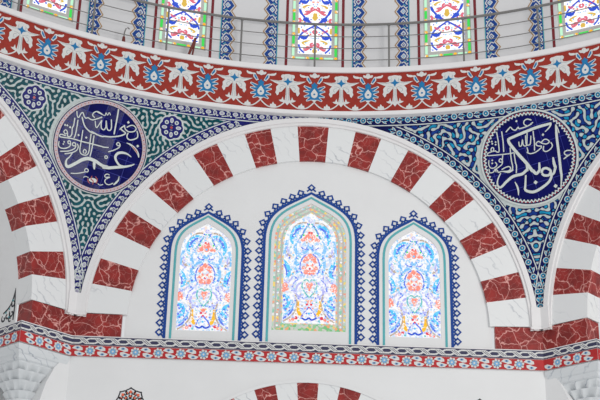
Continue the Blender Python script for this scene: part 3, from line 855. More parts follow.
# a hooked lamp and a folding stand left on the gallery
a = radians(-21.2); R_ = 9.91
def rp(deg, z, r=R_): return (r*sin(radians(deg)), r*cos(radians(deg)), z)
t = thing('hooked_lamp', 'small lamp on a bent hook standing on the gallery edge, near the left tile strips', 'lamp', rp(-21.3, 14.06))
mb = MB(); mb.tube([rp(-21.35, 14.06), rp(-21.35, 14.13), rp(-21.35, 14.20)], [.034, .032, .024], 'rust', 8); mb.build('lamp_body', t)
mb = MB(); mb.tube([rp(-21.35, 14.20), rp(-21.32, 14.30), rp(-21.2, 14.38), rp(-21.0, 14.415), rp(-20.8, 14.39)], .013, 'steel', 6); mb.build('hook', t)
t = thing('folding_stand', 'brown wooden stand leaning on the gallery edge in front of a bright window', 'stand', rp(-13.7, 14.06))
mb = MB(); mb.tube([rp(-14.1, 14.06), rp(-13.4, 14.47)], .026, 'rust', 8); mb.build('leg', t)
mb = MB(); mb.tube([rp(-13.65, 14.07, 9.93), rp(-13.4, 14.43, 9.93)], .018, 'rust', 8); mb.build('leg', t)
mb = MB(); mb.tube([rp(-14.4, 14.068), rp(-13.9, 14.075)], .022, 'rust', 8); mb.build('foot', t)
LEFT_STROKES = [
  ('w',0.0214,[(-0.49,0.526),(-0.467,0.443),(-0.436,0.426),(-0.406,0.505),(-0.375,0.527),(-0.343,0.471),(-0.305,0.439),(-0.265,0.456),(-0.216,0.438),(-0.168,0.437),(-0.094,0.474),(-0.014,0.521)]),
  ('w',0.0214,[(-0.019,0.576),(-0.11,0.605),(-0.172,0.575),(-0.191,0.52),(-0.148,0.485)]),
  ('w',0.0267,[(-0.374,0.44),(-0.339,0.36),(-0.284,0.276),(-0.193,0.216),(-0.109,0.194),(-0.162,0.224),(-0.043,0.185),(0.056,0.171),(0.089,0.181),(0.215,0.198),(0.352,0.239),(0.441,0.286),(0.47,0.325),(0.414,0.353),(0.369,0.376),(0.351,0.36),(0.376,0.401),(0.428,0.456)]),
  ('w',0.0231,[(0.428,0.456),(0.455,0.393),(0.526,0.359),(0.619,0.383),(0.653,0.442),(0.601,0.488),(0.537,0.479),(0.48,0.435)]),
  ('w',0.0249,[(0.678,0.399),(0.701,0.34),(0.701,0.283),(0.644,0.238),(0.575,0.214),(0.523,0.235),(0.506,0.284),(0.518,0.331)]),
  ('w',0.0285,[(0.265,0.731),(0.268,0.587),(0.266,0.41),(0.264,0.265)]),
  ('w',0.0231,[(0.168,0.509),(0.194,0.37),(0.178,0.314),(0.133,0.314),(0.103,0.375),(0.077,0.474),(0.09,0.356),(0.06,0.299),(0.013,0.321),(-0.006,0.4),(-0.005,0.456)]),
  ('w',0.0196,[(-0.011,0.455),(-0.042,0.376),(-0.072,0.314),(-0.099,0.332),(-0.123,0.423)]),
  ('w',0.016,[(0.04,0.562),(0.049,0.617),(0.082,0.579),(0.105,0.632),(0.136,0.594)]),
  ('w',0.016,[(-0.114,0.593),(-0.046,0.575),(0.029,0.56)]),
  ('w',0.0231,[(-0.442,0.369),(-0.438,0.243),(-0.44,0.116),(-0.454,0.042)]),
  ('w',0.0231,[(-0.505,0.395),(-0.503,0.261),(-0.519,0.21),(-0.508,0.094),(-0.538,0.04),(-0.587,0.045)]),
  ('w',0.0196,[(-0.584,0.053),(-0.59,0.103),(-0.625,0.073),(-0.661,0.108),(-0.63,0.151),(-0.592,0.115)]),
  ('w',0.0231,[(-0.619,0.043),(-0.705,0.051),(-0.727,0.019),(-0.692,0.002),(-0.478,0.016),(-0.332,0.004),(-0.139,-0.002),(0.088,-0.014),(0.091,-0.02),(0.198,-0.008)]),
  ('w',0.0214,[(-0.319,0.206),(-0.315,0.016),(-0.315,-0.143),(-0.292,-0.21),(-0.235,-0.235),(-0.166,-0.217),(-0.143,-0.139),(-0.15,-0.013),(-0.157,0.169)]),
  ('w',0.0196,[(-0.225,-0.204),(-0.248,-0.169),(-0.223,-0.13),(-0.188,-0.164),(-0.204,-0.203)]),
  ('w',0.0231,[(-0.098,0.15),(-0.096,-0.065),(-0.107,-0.235)]),
  ('w',0.0214,[(-0.377,-0.061),(-0.352,-0.103),(-0.366,-0.17),(-0.436,-0.232),(-0.571,-0.286)]),
  ('w',0.0214,[(-0.403,-0.098),(-0.438,-0.109),(-0.466,-0.092),(-0.457,-0.054),(-0.418,-0.054),(-0.398,-0.105),(-0.419,-0.159),(-0.517,-0.222),(-0.659,-0.257)]),
  ('w',0.0214,[(-0.505,-0.088),(-0.544,-0.084),(-0.554,-0.048),(-0.52,-0.036),(-0.499,-0.087),(-0.515,-0.141),(-0.587,-0.187),(-0.669,-0.195),(-0.714,-0.157),(-0.717,-0.086)]),
  ('w',[0.018,0.021,0.028,0.043,0.057,0.061,0.062,0.068,0.068,0.064,0.061,0.057,0.057,0.061,0.061,0.057,0.046,0.032,0.014],[(-0.436,-0.232),(-0.477,-0.32),(-0.521,-0.381),(-0.528,-0.446),(-0.502,-0.501),(-0.455,-0.497),(-0.348,-0.416),(-0.235,-0.324),(-0.13,-0.283),(0.001,-0.301),(0.07,-0.33),(0.155,-0.361),(0.252,-0.366),(0.151,-0.383),(0.262,-0.377),(0.401,-0.341),(0.555,-0.3),(0.669,-0.255),(0.732,-0.216)]),
  ('w',[0.046,0.057,0.046,0.018],[(-0.018,-0.284),(-0.01,-0.354),(0.0,-0.416),(0.01,-0.459)]),
  ('w',[0.014,0.032,0.05,0.053,0.05,0.043,0.039,0.039],[(0.651,-0.097),(0.564,-0.055),(0.466,-0.05),(0.388,-0.082),(0.357,-0.152),(0.39,-0.226),(0.46,-0.29),(0.555,-0.3)]),
  ('w',0.0214,[(0.406,0.094),(0.369,0.124),(0.34,0.089),(0.375,0.061),(0.408,0.086),(0.396,0.033),(0.303,-0.039),(0.217,-0.082)]),
  ('w',[0.011,0.032,0.046,0.05,0.039,0.014],[(0.522,0.145),(0.589,0.131),(0.66,0.092),(0.723,0.037),(0.768,-0.019),(0.791,-0.079)]),
  ('r',[0.007,0.021,0.021,0.007],[(0.626,0.106),(0.681,0.069),(0.729,0.022),(0.754,-0.014)]),
  ('w',0.0196,[(0.298,-0.505),(0.252,-0.498),(0.219,-0.533),(0.24,-0.561),(0.312,-0.544),(0.248,-0.595),(0.236,-0.642),(0.27,-0.681),(0.326,-0.683),(0.388,-0.645)]),
  ('w',[0.009,0.027,0.039,0.021],[(0.483,-0.494),(0.481,-0.563),(0.448,-0.62),(0.405,-0.674)]),
  ('w',0.0196,[(-0.163,-0.522),(-0.161,-0.489),(-0.131,-0.472),(-0.099,-0.493),(-0.109,-0.531),(-0.145,-0.535),(-0.227,-0.571),(-0.318,-0.601),(-0.404,-0.614)]),
  ('w',0.016,[(-0.165,-0.642),(-0.124,-0.617),(-0.074,-0.631)]),
  ('w',0.016,[(0.113,-0.706),(0.156,-0.725),(0.209,-0.704)]),
  ('w',[0.036,0.08,0.089,0.08,0.036],[(-0.06,-0.669),(-0.022,-0.661),(0.01,-0.662),(0.05,-0.662),(0.092,-0.67)]),
  ('r',[0.014,0.021,0.021,0.014],[(-0.014,-0.587),(-0.024,-0.645),(0.021,-0.676),(0.019,-0.741)]),
  ('r',[0.011,0.018,0.018,0.011],[(0.046,-0.583),(0.087,-0.623),(0.092,-0.67),(0.079,-0.713)]),
  ('r',[0.011,0.018,0.011],[(-0.084,-0.649),(-0.072,-0.695),(-0.034,-0.735)]),
]
LEFT_DOTS = [(0.02, -0.661, 0.234), (0.02, -0.618, 0.235), (0.021, -0.561, 0.213), (0.021, -0.382, 0.105), (0.021, -0.235, 0.089), (0.025, 0.488, 0.529), (0.016, -0.623, -0.074), (0.016, -0.632, -0.115), (0.025, 0.735, 0.128)]
LEFT_RINGS = [(0.034, 0.188, -0.191)]
RIGHT_STROKES = [
  ('w',0.0231,[(-0.339,0.575),(-0.286,0.623),(-0.248,0.65),(-0.214,0.602),(-0.16,0.582),(-0.107,0.63),(-0.098,0.6),(-0.047,0.602),(0.05,0.62),(0.149,0.656),(0.127,0.656),(0.169,0.677)]),
  ('w',0.0231,[(0.145,0.729),(0.074,0.755),(0.015,0.727),(0.008,0.669),(0.059,0.625)]),
  ('w',[0.053,0.057,0.057,0.057,0.05,0.039],[(-0.304,0.437),(-0.091,0.497),(0.137,0.555),(0.285,0.585),(0.445,0.605),(0.512,0.615)]),
  ('w',[0.043,0.028,0.016],[(0.501,0.612),(0.466,0.546),(0.374,0.472)]),
  ('w',[0.046,0.061,0.064,0.064,0.064,0.061,0.053,0.046,0.036],[(-0.309,0.447),(-0.304,0.36),(-0.177,0.151),(-0.026,-0.061),(0.054,-0.199),(0.082,-0.221),(0.13,-0.275),(0.192,-0.225),(0.2,-0.171),(0.207,-0.077)]),
  ('w',[0.044,0.05,0.057,0.057,0.057,0.053,0.046,0.039,0.028,0.021],[(-0.026,-0.061),(-0.026,-0.188),(-0.047,-0.192),(-0.124,-0.246),(-0.235,-0.259),(-0.325,-0.284),(-0.435,-0.358),(-0.512,-0.426),(-0.562,-0.447),(-0.6,-0.394),(-0.587,-0.299),(-0.52,-0.179)]),
  ('w',[0.046,0.05,0.05,0.05,0.05,0.046],[(0.228,-0.277),(0.256,-0.213),(0.326,-0.2),(0.398,-0.261),(0.359,-0.332),(0.27,-0.326),(0.233,-0.283)]),
  ('w',[0.046,0.05,0.05,0.053,0.057,0.057,0.05,0.039,0.032],[(0.399,-0.277),(0.399,-0.372),(0.34,-0.463),(0.226,-0.539),(0.094,-0.599),(-0.0,-0.602),(-0.097,-0.553),(-0.091,-0.466),(-0.064,-0.278)]),
  ('w',[0.028,0.057,0.057,0.05,0.046,0.039],[(0.468,-0.015),(0.474,-0.13),(0.491,-0.212),(0.485,-0.226),(0.452,-0.308),(0.399,-0.344)]),
  ('w',[0.028,0.05,0.05,0.05,0.05,0.043,0.018],[(0.587,0.578),(0.58,0.418),(0.577,0.282),(0.581,0.013),(0.582,-0.272),(0.586,-0.383),(0.56,-0.561)]),
  ('w',0.0214,[(0.596,0.55),(0.616,0.484),(0.628,0.419)]),
  ('w',0.0231,[(0.806,0.059),(0.744,0.071),(0.689,0.052),(0.69,0.005),(0.747,-0.021),(0.807,0.002),(0.733,-0.033),(0.663,-0.072)]),
  ('w',[0.014,0.036,0.036,0.011],[(-0.276,-0.378),(-0.243,-0.462),(-0.229,-0.544),(-0.233,-0.637)]),
  ('w',0.0214,[(-0.126,0.352),(-0.123,0.279),(-0.083,0.285),(-0.055,0.39),(-0.051,0.29),(-0.01,0.262),(0.017,0.3),(0.044,0.503)]),
  ('w',0.0214,[(0.106,0.43),(0.081,0.291),(0.036,0.272),(0.003,0.299),(0.01,0.452)]),
  ('w',0.0231,[(0.158,0.512),(0.155,0.353),(0.164,0.39),(0.145,0.162)]),
  ('w',0.0231,[(0.275,0.223),(0.267,0.188),(0.169,0.127),(0.073,0.107),(0.005,0.139),(0.021,0.156),(0.013,0.224)]),
  ('w',0.0231,[(0.271,0.219),(0.205,0.238),(0.183,0.276),(0.237,0.313),(0.288,0.274),(0.372,0.246),(0.432,0.278),(0.396,0.325),(0.342,0.333),(0.285,0.29)]),
  ('w',0.0231,[(0.46,0.26),(0.479,0.194),(0.421,0.131),(0.348,0.108),(0.305,0.144),(0.32,0.209)]),
  ('w',0.0231,[(-0.515,0.591),(-0.507,0.462),(-0.505,0.452),(-0.506,0.243),(-0.542,0.219),(-0.578,0.25)]),
  ('w',0.0231,[(-0.42,0.586),(-0.417,0.449),(-0.415,0.408),(-0.423,0.213)]),
  ('w',0.0214,[(-0.587,0.246),(-0.627,0.243),(-0.656,0.271),(-0.632,0.316),(-0.602,0.296),(-0.618,0.246),(-0.659,0.238),(-0.725,0.216),(-0.723,0.179),(-0.619,0.168),(-0.46,0.164),(-0.318,0.161),(-0.241,0.169)]),
  ('w',0.0231,[(-0.299,0.264),(-0.301,0.056),(-0.29,-0.113),(-0.344,-0.165),(-0.415,-0.161)]),
  ('w',0.0231,[(-0.236,0.159),(-0.229,-0.017),(-0.217,-0.082),(-0.233,-0.211)]),
  ('w',0.0231,[(-0.489,-0.115),(-0.407,-0.082),(-0.351,-0.081),(-0.328,-0.12),(-0.375,-0.158),(-0.474,-0.155)]),
  ('w',0.0214,[(-0.715,0.081),(-0.724,-0.001),(-0.69,-0.064),(-0.619,-0.063),(-0.574,-0.017),(-0.598,0.031)]),
  ('w',0.0214,[(-0.472,0.023),(-0.519,0.029),(-0.524,0.066),(-0.492,0.089),(-0.468,0.059),(-0.449,0.148)]),
  ('w',0.0214,[(-0.463,0.045),(-0.479,-0.017),(-0.539,-0.06),(-0.607,-0.1),(-0.603,-0.145)]),
  ('w',0.0214,[(-0.727,-0.081),(-0.718,-0.149),(-0.651,-0.142),(-0.617,-0.094),(-0.577,-0.124),(-0.561,-0.163),(-0.493,-0.152),(-0.37,-0.187),(-0.287,-0.153)]),
]
RIGHT_DOTS = [(0.021, -0.126, 0.745), (0.021, 0.329, 0.423), (0.036, 0.103, -0.435), (0.036, 0.459, -0.552), (0.018, -0.619, 0.387), (0.018, -0.623, 0.428), (0.018, -0.553, 0.41), (0.018, -0.558, 0.363), (0.018, -0.652, 0.078), (0.018, -0.658, 0.022), (0.02, 0.333, 0.431)]
RIGHT_RINGS = []
# ------------------------------------------------------------------ tiled pendentives
ZP0, ZP1 = 9.32, 13.10
def arc_az(z):                      # angle from the pendentive's axis to the moulding, at height z
    q = RIM*RIM - (z - ZC)**2
    return radians(22.5) - (atan2(sqrt(q), AP) if q > 0 else 0)
def to_uv(az, z):                   # point of the sphere -> flat coordinates about the roundel
    se = (z - ZC)/RS; ce = sqrt(1 - se*se)
    d = Vector((sin(az)*ce, cos(az)*ce, se)); n = Vector((0, cos(EL), sin(EL)))
    w = d.dot(n)
    return RS*d.x/w, RS*d.dot(Vector((0, -sin(EL), cos(EL))))/w
ARC = [to_uv(arc_az(z), z) for z in np.concatenate([np.linspace(ZP0, 12.2, 40), np.linspace(12.25, 12.985, 40)])]     # right-hand edge from the tip up
TOPC = [to_uv(radians(22.5)*i/40, ZP1) for i in range(41)]
ARCn, TOPn = np.array(ARC), np.array(TOPC)
def dense(a):
    return np.concatenate([np.linspace(a[i], a[i+1], 4, endpoint=False) for i in range(len(a)-1)] + [a[-1:]])
ARCd, TOPd = dense(ARCn), dense(TOPn)
def edge_dist(P):
    """distance to the nearer arch edge and to the top edge, for points with u >= 0"""
    P = np.atleast_2d(P)
    da = np.sqrt(((P[:, None, :] - ARCd[None])**2).sum(2)).min(1)
    dt = np.sqrt(((P[:, None, :] - TOPd[None])**2).sum(2)).min(1)
    ua = np.interp(P[:, 1], ARCn[:, 1], ARCn[:, 0]); vt = np.interp(P[:, 0], TOPn[:, 0], TOPn[:, 1])
    da = np.where(P[:, 0] < ua, da, -da); dt = np.where(P[:, 1] < vt, dt, -dt)
    return da, dt
RMED = .86
MC = (.03, .01)
def seat(t, s=1): return t

def along(path, d):
    for a, b in zip(path, path[1:]):
        L = hypot(b[0]-a[0], b[1]-a[1])
        if d <= L: return (a[0] + (b[0]-a[0])*d/L, a[1] + (b[1]-a[1])*d/L), atan2(b[1]-a[1], b[0]-a[0])
        d -= L
    return None

def pendentive(az, style, label):
    mp = sph_map(az); seedr = random.Random(11 if style == 'teal' else 23)
    t = thing('pendentive', label, 'tiled pendentive', mp(0, -2.6, 0), -az)
    ground = 't_field'
    # curved ground following the sphere
    mb = MB(); nz, na = 70, 40; v = []
    for i in range(nz + 1):
        z = ZP0 + (ZP1 - ZP0)*i/nz; a = arc_az(z); rho = sqrt(RS*RS - (z - ZC)**2)
        for j in range(na + 1):
            q = az + a*(2*j/na - 1); v.append((rho*sin(q), rho*cos(q), z))
    k = na + 1
    mb.add(v, [(i*k+j, i*k+j+1, (i+1)*k+j+1, (i+1)*k+j) for i in range(nz) for j in range(na)], ground)
    ground_mb = mb
    # ---- border
    bm = 't_navy' if style == 'teal' else 't_ink'
    A = Art(mp); BW = .185
    def inset(path, d, side):
        out = []
        for i, p in enumerate(path):
            a, b = path[max(i-1, 0)], path[min(i+1, len(path)-1)]
            L = hypot(b[0]-a[0], b[1]-a[1]); nx, ny = -(b[1]-a[1])/L*side, (b[0]-a[0])/L*side
            out.append((p[0] + nx*d, p[1] + ny*d))
        return out
    clipv = lambda P: [(u, min(v, float(np.interp(abs(u), TOPn[:, 0], TOPn[:, 1])) - .004)) for u, v in P]
    topfull = [(-u, v) for u, v in TOPC[::-1]][:-1] + TOPC
    def band(path, d0, d1, mat, h, side):
        P0, P1 = clipv(inset(path, d0, side)), clipv(inset(path, d1, side)); n = len(path)
        A.mb.add([mp(*p, h) for p in P0] + [mp(*p, h) for p in P1], [(i, i+1, n+i+1, n+i) for i in range(n-1)], mat)
    for q in (1, -1):
        path = [(q*u, v) for u, v in ARC]
        band(path, .0, BW, bm, .003, q); band(path, BW, BW + .02, 't_white', .0035, q); band(path, BW + .02, BW + .035, bm, .0036, q)
    lim = [p for p in topfull if abs(p[0]) < 4.05]
    band(lim, .0, .035 + BW, bm, .004, -1); band(lim, .035 + BW, .055 + BW, 't_white', .0045, -1); band(lim, .055 + BW, .07 + BW, bm, .0046, -1)
    def motif(c, ang, i):
        R = lambda pts: xf(pts, c, ang, .88 if style == 'teal' else 1)
        if style == 'teal':
            if i % 2 == 0:
                A.poly(R([(-.06, 0), (-.035, .042), (.02, .05), (.062, .02), (.066, -.015), (.02, -.046), (-.035, -.04)]), 't_white', .006)
                A.poly(R([(-.035, 0), (-.02, .024), (.02, .03), (.042, .01), (.02, -.026), (-.02, -.022)]), 't_lilac', .008)
                A.stroke(R([(-.075, .06), (-.04, .07), (.01, .065)]), .016, 't_white', .006); A.stroke(R([(.0, -.07), (.05, -.065), (.09, -.05)]), .016, 't_white', .006)
            else:
                A.ring(c, .032, .016, 't_white', .006, 10); A.disc(c, .012, 't_lilac', .007, 6)
                A.poly(R([(-.07, .05), (-.03, .075), (.02, .06), (-.01, .04)]), 't_white', .006); A.poly(R([(.02, -.05), (.06, -.075), (.085, -.05), (.05, -.035)]), 't_white', .006)
                A.stroke(R([(-.07, -.065), (-.03, -.05), (.0, -.06)]), .014, 't_white', .006)
        else:
            if i % 2 == 0:
                A.disc(c, .060, 't_white', .006, 14); A.disc(c, .046, 't_turq', .007, 12); A.disc(c, .026, 't_ink', .008, 10); A.disc(c, .015, 't_white', .009, 6)
            else:
                for s_ in (1, -1):
                    A.poly(R([(-.085, .012*s_), (-.03, .06*s_), (.03, .072*s_), (.01, .035*s_), (.05, .02*s_)]), 't_white', .006)
                    A.poly(R([(-.06, .014*s_), (-.02, .045*s_), (.012, .055*s_), (-.005, .024*s_)]), 't_turq', .008)
                A.poly(R([(.03, -.018), (.10, 0), (.03, .018)]), 't_turq', .008)
    pitch = .135 if style == 'teal' else .150
    for q in (1, -1):
        path = inset([(q*u, v) for u, v in ARC], BW*.5, q); d = .06; i = 0
        while True:
            r = along(path, d)
            if r is None: break
            (u, v), a = r
            if np.interp(abs(u), TOPn[:, 0], TOPn[:, 1]) - v > BW + .10: motif((u, v), a, i)
            d += pitch; i += 1
    path = inset(lim, .035 + BW*.5, -1); d = .05; i = 0
    while True:
        r = along(path, d)
        if r is None: break
        motif(r[0], r[1], i); d += pitch; i += 1
    A.build('flower_border', t)
    # ---- rosettes and the scrolls that fill the field
    ros = [(1.31, .60, .215)] if style == 'teal' else []
    if ros:
        for q in (1, -1):
            A = Art(mp); cx, cy, r = q*ros[0][0], ros[0][1], ros[0][2]
            A.poly([(cx + (r + .012 + .022*abs(cos(4*a)))*cos(a), cy + (r + .012 + .022*abs(cos(4*a)))*sin(a)) for a in [2*pi*i/64 for i in range(64)]], 't_white', .006)
            A.poly([(cx + (r - .012 + .022*abs(cos(4*a)))*cos(a), cy + (r - .012 + .022*abs(cos(4*a)))*sin(a)) for a in [2*pi*i/64 for i in range(64)]], 't_navy', .007)
            A.disc((cx, cy), .055, 't_white', .009); A.disc((cx, cy), .026, 't_red', .010, 8)
            for k in range(8):
                a = k*pi/4 + .1; c = (cx + .135*cos(a), cy + .135*sin(a))
                if k % 2: A.disc(c, .04, 't_white', .009, 10); A.disc(c, .018, 't_navy', .010, 6)
                else: A.disc(c, .052, 't_white', .009, 10, .034, a); A.disc(c, .03, 't_lilac', .010, 8, .02, a)
            o = A.build('rosette', t); o['label'] = 'navy rosette of eight pale flowers'
    # labyrinth of scrolls: a mirrored band-limited field, cut at a level and drawn cell by cell
    G = .0135; NX, NY = 304, 330; Y0 = -3.0
    rng = np.random.default_rng(4 if style == 'teal' else 12)
    def field(lam, bw, it):
        half = rng.standard_normal((NX, NY)); f = np.concatenate([half[::-1], half])
        kx, ky = np.meshgrid(np.fft.fftfreq(2*NX, G), np.fft.fftfreq(NY, G), indexing='ij'); k = np.hypot(kx, ky)
        flt = np.exp(-((k - 1/lam)/(bw/lam))**2)
        for _ in range(it):
            f = np.real(np.fft.ifft2(np.fft.fft2(f)*flt)); f = np.tanh(2.2*f/f.std())
        return np.real(np.fft.ifft2(np.fft.fft2(f)*flt))
    lam = .092 if style == 'teal' else .122
    f = field(lam, .36, 5); f /= f.std()
    brk = field(lam*1.9, .5, 1); brk /= brk.std()
    f = f[NX:] + (.50 if style == 'teal' else .60) - .9*np.clip(brk[NX:] - .9, 0, 1.2)
    g2 = field(lam*1.6, .5, 1); g2 = g2[NX:]/g2.std()
    U = (np.arange(NX) + .5)*G; V = Y0 + (np.arange(NY) + .5)*G
    gu, gv = np.meshgrid(U, V, indexing='ij'); pts = np.stack([gu.ravel(), gv.ravel()], 1)
    ua = np.interp(pts[:, 1], ARCn[:, 1], ARCn[:, 0], left=-1); vt = np.interp(pts[:, 0], TOPn[:, 0], TOPn[:, 1])
    dist = np.full(len(pts), -1.0); near = (pts[:, 0] < ua) & (pts[:, 1] < vt)
    idx = np.where(near)[0]; da = np.empty(len(idx))
    for s_ in range(0, len(idx), 4000):
        da[s_:s_+4000] = np.sqrt(((pts[idx[s_:s_+4000], None, :] - ARCd[None])**2).sum(2)).min(1)
    dist[idx] = np.minimum(da - BW - .03, (vt - pts[:, 1])[idx] - BW - .06)
    for q in (1, -1): dist = np.minimum(dist, np.hypot(pts[:, 0] - q*MC[0], pts[:, 1] - MC[1]) - (RMED + (.022 if style == 'teal' else .05)))
    for cx, cy, r in ros: dist = np.minimum(dist, np.hypot(pts[:, 0] - cx, pts[:, 1] - cy) - r - .032)
    dist = dist.reshape(NX, NY)
    f = np.minimum(f, dist/.01)
    A = Art(mp); A.mb = ground_mb
    def level(f, mat, h):
        act = np.argwhere(np.maximum.reduce([f[:-1, :-1], f[1:, :-1], f[:-1, 1:], f[1:, 1:]]) > 0)
        for ci, cj in act:
            c = [(ci, cj), (ci+1, cj), (ci+1, cj+1), (ci, cj+1)]; w = [f[p] for p in c]; P = []
            for m in range(4):
                a, b = w[m], w[(m+1) % 4]; p, r = c[m], c[(m+1) % 4]
                if a > 0: P.append((U[p[0]], V[p[1]]))
                if (a > 0) != (b > 0):
                    k = a/(a - b); P.append((U[p[0]] + (U[r[0]] - U[p[0]])*k, V[p[1]] + (V[r[1]] - V[p[1]])*k))
            if len(P) < 3: continue
            for q in (1, -1):
                A.mb.add([mp(q*x, y, h) for x, y in P], [tuple(range(len(P)))[::q]], mat)
    # close the seam on the axis
    U[0] = 0.0
    if style == 'teal':
        level(f, 't_teal', .005)
    else:
        level(f, 't_ink', .005)
        level(np.minimum(f - .95, (g2 - .35)*.8), 't_turq', .007)
        level(np.minimum(f - .85, (-g2 - .6)*.8), 't_blue', .007)
    A.build('tile_field', t)
    return mp
pendentive(-pi/8, 'teal', 'curved triangle of teal scroll tiles with navy rosettes and navy flower border, on the left')
pendentive(pi/8, 'blue', 'curved triangle of navy and turquoise scroll tiles with a ringed border, on the right')

# ------------------------------------------------------------------ calligraphy roundels
def clip_circle(poly, c, r, n=64):
    P = poly
    for k in range(n):
        a = 2*pi*k/n; nx, ny = cos(a), sin(a); out = []
        for i in range(len(P)):
            p, q = P[i], P[(i+1) % len(P)]
            dp = (p[0]-c[0])*nx + (p[1]-c[1])*ny - r; dq = (q[0]-c[0])*nx + (q[1]-c[1])*ny - r
            if dp <= 0: out.append(p)
            if (dp < 0) != (dq < 0) and dp != dq:
                t_ = dp/(dp - dq); out.append((p[0] + (q[0]-p[0])*t_, p[1] + (q[1]-p[1])*t_))
        P = out
        if len(P) < 3: return []
    return P

def roundel(az, strokes, dots, rings, style, label, c, tilt, tw, th, org):
    mp = sph_map(az); rnd = random.Random(5 if style == 'pink' else 9)
    t = thing('calligraphy_roundel', label, 'roundel', mp(c[0], c[1] - .86, .0), -az, 'calligraphy roundels on the pendentives')
    r0 = .775 if style == 'pink' else .765
    A = Art(mp); n = 64
    for rr0, rr1 in ((0, .4), (.4, .86)):
        v = [mp(c[0] + q*cos(2*pi*k/n), c[1] + q*sin(2*pi*k/n), .012) for q in (max(rr0, .001), rr1) for k in range(n)]
        A.mb.add(v, [(k, (k+1) % n, n + (k+1) % n, n + k) for k in range(n)], 't_joint')
    v = [mp(c[0] + .865*cos(2*pi*k/n), c[1] + .865*sin(2*pi*k/n), q) for q in (.0, .012) for k in range(n)]
    A.mb.add(v, [(k, (k+1) % n, n + (k+1) % n, n + k) for k in range(n)], 't_joint')
    A.build('backing', t)
    mb = MB()
    for i in range(-5, 6):
        for j in range(-5, 6):
            g = .006
            P = xf([(i*tw + g, j*th + g), ((i+1)*tw - g, j*th + g), ((i+1)*tw - g, (j+1)*th - g), (i*tw + g, (j+1)*th - g)], org, tilt)
            P = clip_circle(P, c, r0 + .02)
            if len(P) < 3: continue
            ax, ay = rnd.gauss(0, .012), rnd.gauss(0, .012); cx = sum(p[0] for p in P)/len(P); cy = sum(p[1] for p in P)/len(P)
            top = [mp(u, v, .019 + ax*(u - cx) + ay*(v - cy)) for u, v in P]; bot = [mp(u, v, .011) for u, v in P]; k = len(P)
            mb.add(top + bot, [tuple(range(k))[::-1]] + [(m, (m+1) % k, k + (m+1) % k, k + m) for m in range(k)], 't_disc')
    mb.build('navy_tiles', t)
    A = Art(mp)
    if style == 'pink':
        n = 96
        prof = [(.785, .012), (.787, .026), (.862, .026), (.864, .0)]
        v = [mp(c[0] + q*cos(2*pi*k/n), c[1] + q*sin(2*pi*k/n), h) for q, h in prof for k in range(n)]
        A.mb.add(v, [(m*n + k, m*n + (k+1) % n, (m+1)*n + (k+1) % n, (m+1)*n + k) for m in range(3) for k in range(n)], 'rimpink')
        A.ring(c, .865, .016, 't_ink', .0265, 72); A.ring(c, .882, .020, 't_white', .014, 72); A.ring(c, .789, .010, 't_ink', .0268, 72)
        for k in range(150):
            a = 2*pi*k/150; A.disc((c[0] + .826*cos(a), c[1] + (.826)*sin(a)), .012, 't_lilac' if k % 2 else 't_red', .0275, 5)
    else:
        n = 96
        prof = [(.775, .012), (.777, .024), (.862, .024), (.864, .0)]
        v = [mp(c[0] + q*cos(2*pi*k/n), c[1] + q*sin(2*pi*k/n), h) for q, h in prof for k in range(n)]
        A.mb.add(v, [(m*n + k, m*n + (k+1) % n, (m+1)*n + (k+1) % n, (m+1)*n + k) for m in range(3) for k in range(n)], 't_ink')
        m_ = 74
        A.stroke([(c[0] + (.818 + (.021 if k % 2 else -.021))*cos(pi*k/m_), c[1] + (.818 + (.021 if k % 2 else -.021))*sin(pi*k/m_)) for k in range(2*m_)], .032, 't_white', .0255, closed=True, smooth=False)
        for k in range(m_):
            a = 2*pi*(k + .0)/m_; A.disc((c[0] + .838*cos(a), c[1] + .838*sin(a)), .014, 't_red', .0265, 6)
        A.ring(c, .888, .032, 't_white', .016, 72)
    A.build('rim', t)
    A = Art(mp); B = A
    for i, (k, w, pts) in enumerate(strokes):
        big = isinstance(w, list)
        ww = [x*.92 for x in w] if big else w*.9
        h = .030 if k == 'r' else (.0275 if big else .0265) + (i % 5)*.0002
        (B if k == 'r' else A).stroke(pts, ww, 't_red' if k == 'r' else 'script', h, n=5)
        if not big and k != 'r':
            for e in (pts[0], pts[-1]): A.disc(e, ww*.5, 'script', h, 8)
    for r, u, v in dots: A.poly([(u - r*1.1, v), (u, v - r*1.1), (u + r*1.1, v), (u, v + r*1.1)], 'script', .028)
    for r, u, v in rings: A.ring((u, v), r*.75, .018, 'script', .028, 12)
    A.build('lettering', t)
roundel(-pi/8, LEFT_STROKES, LEFT_DOTS, LEFT_RINGS, 'pink', 'navy roundel with white calligraphy and a pinkish rim, on the left teal pendentive', (.047, -.02), radians(-9), .325, .31, (-.29, .579))
roundel(pi/8, RIGHT_STROKES, RIGHT_DOTS, RIGHT_RINGS, 'zigzag', 'navy roundel with white calligraphy and a zigzag rim, on the right blue pendentive', (.03, .042), radians(10), .34, .345, (.365, -.05))

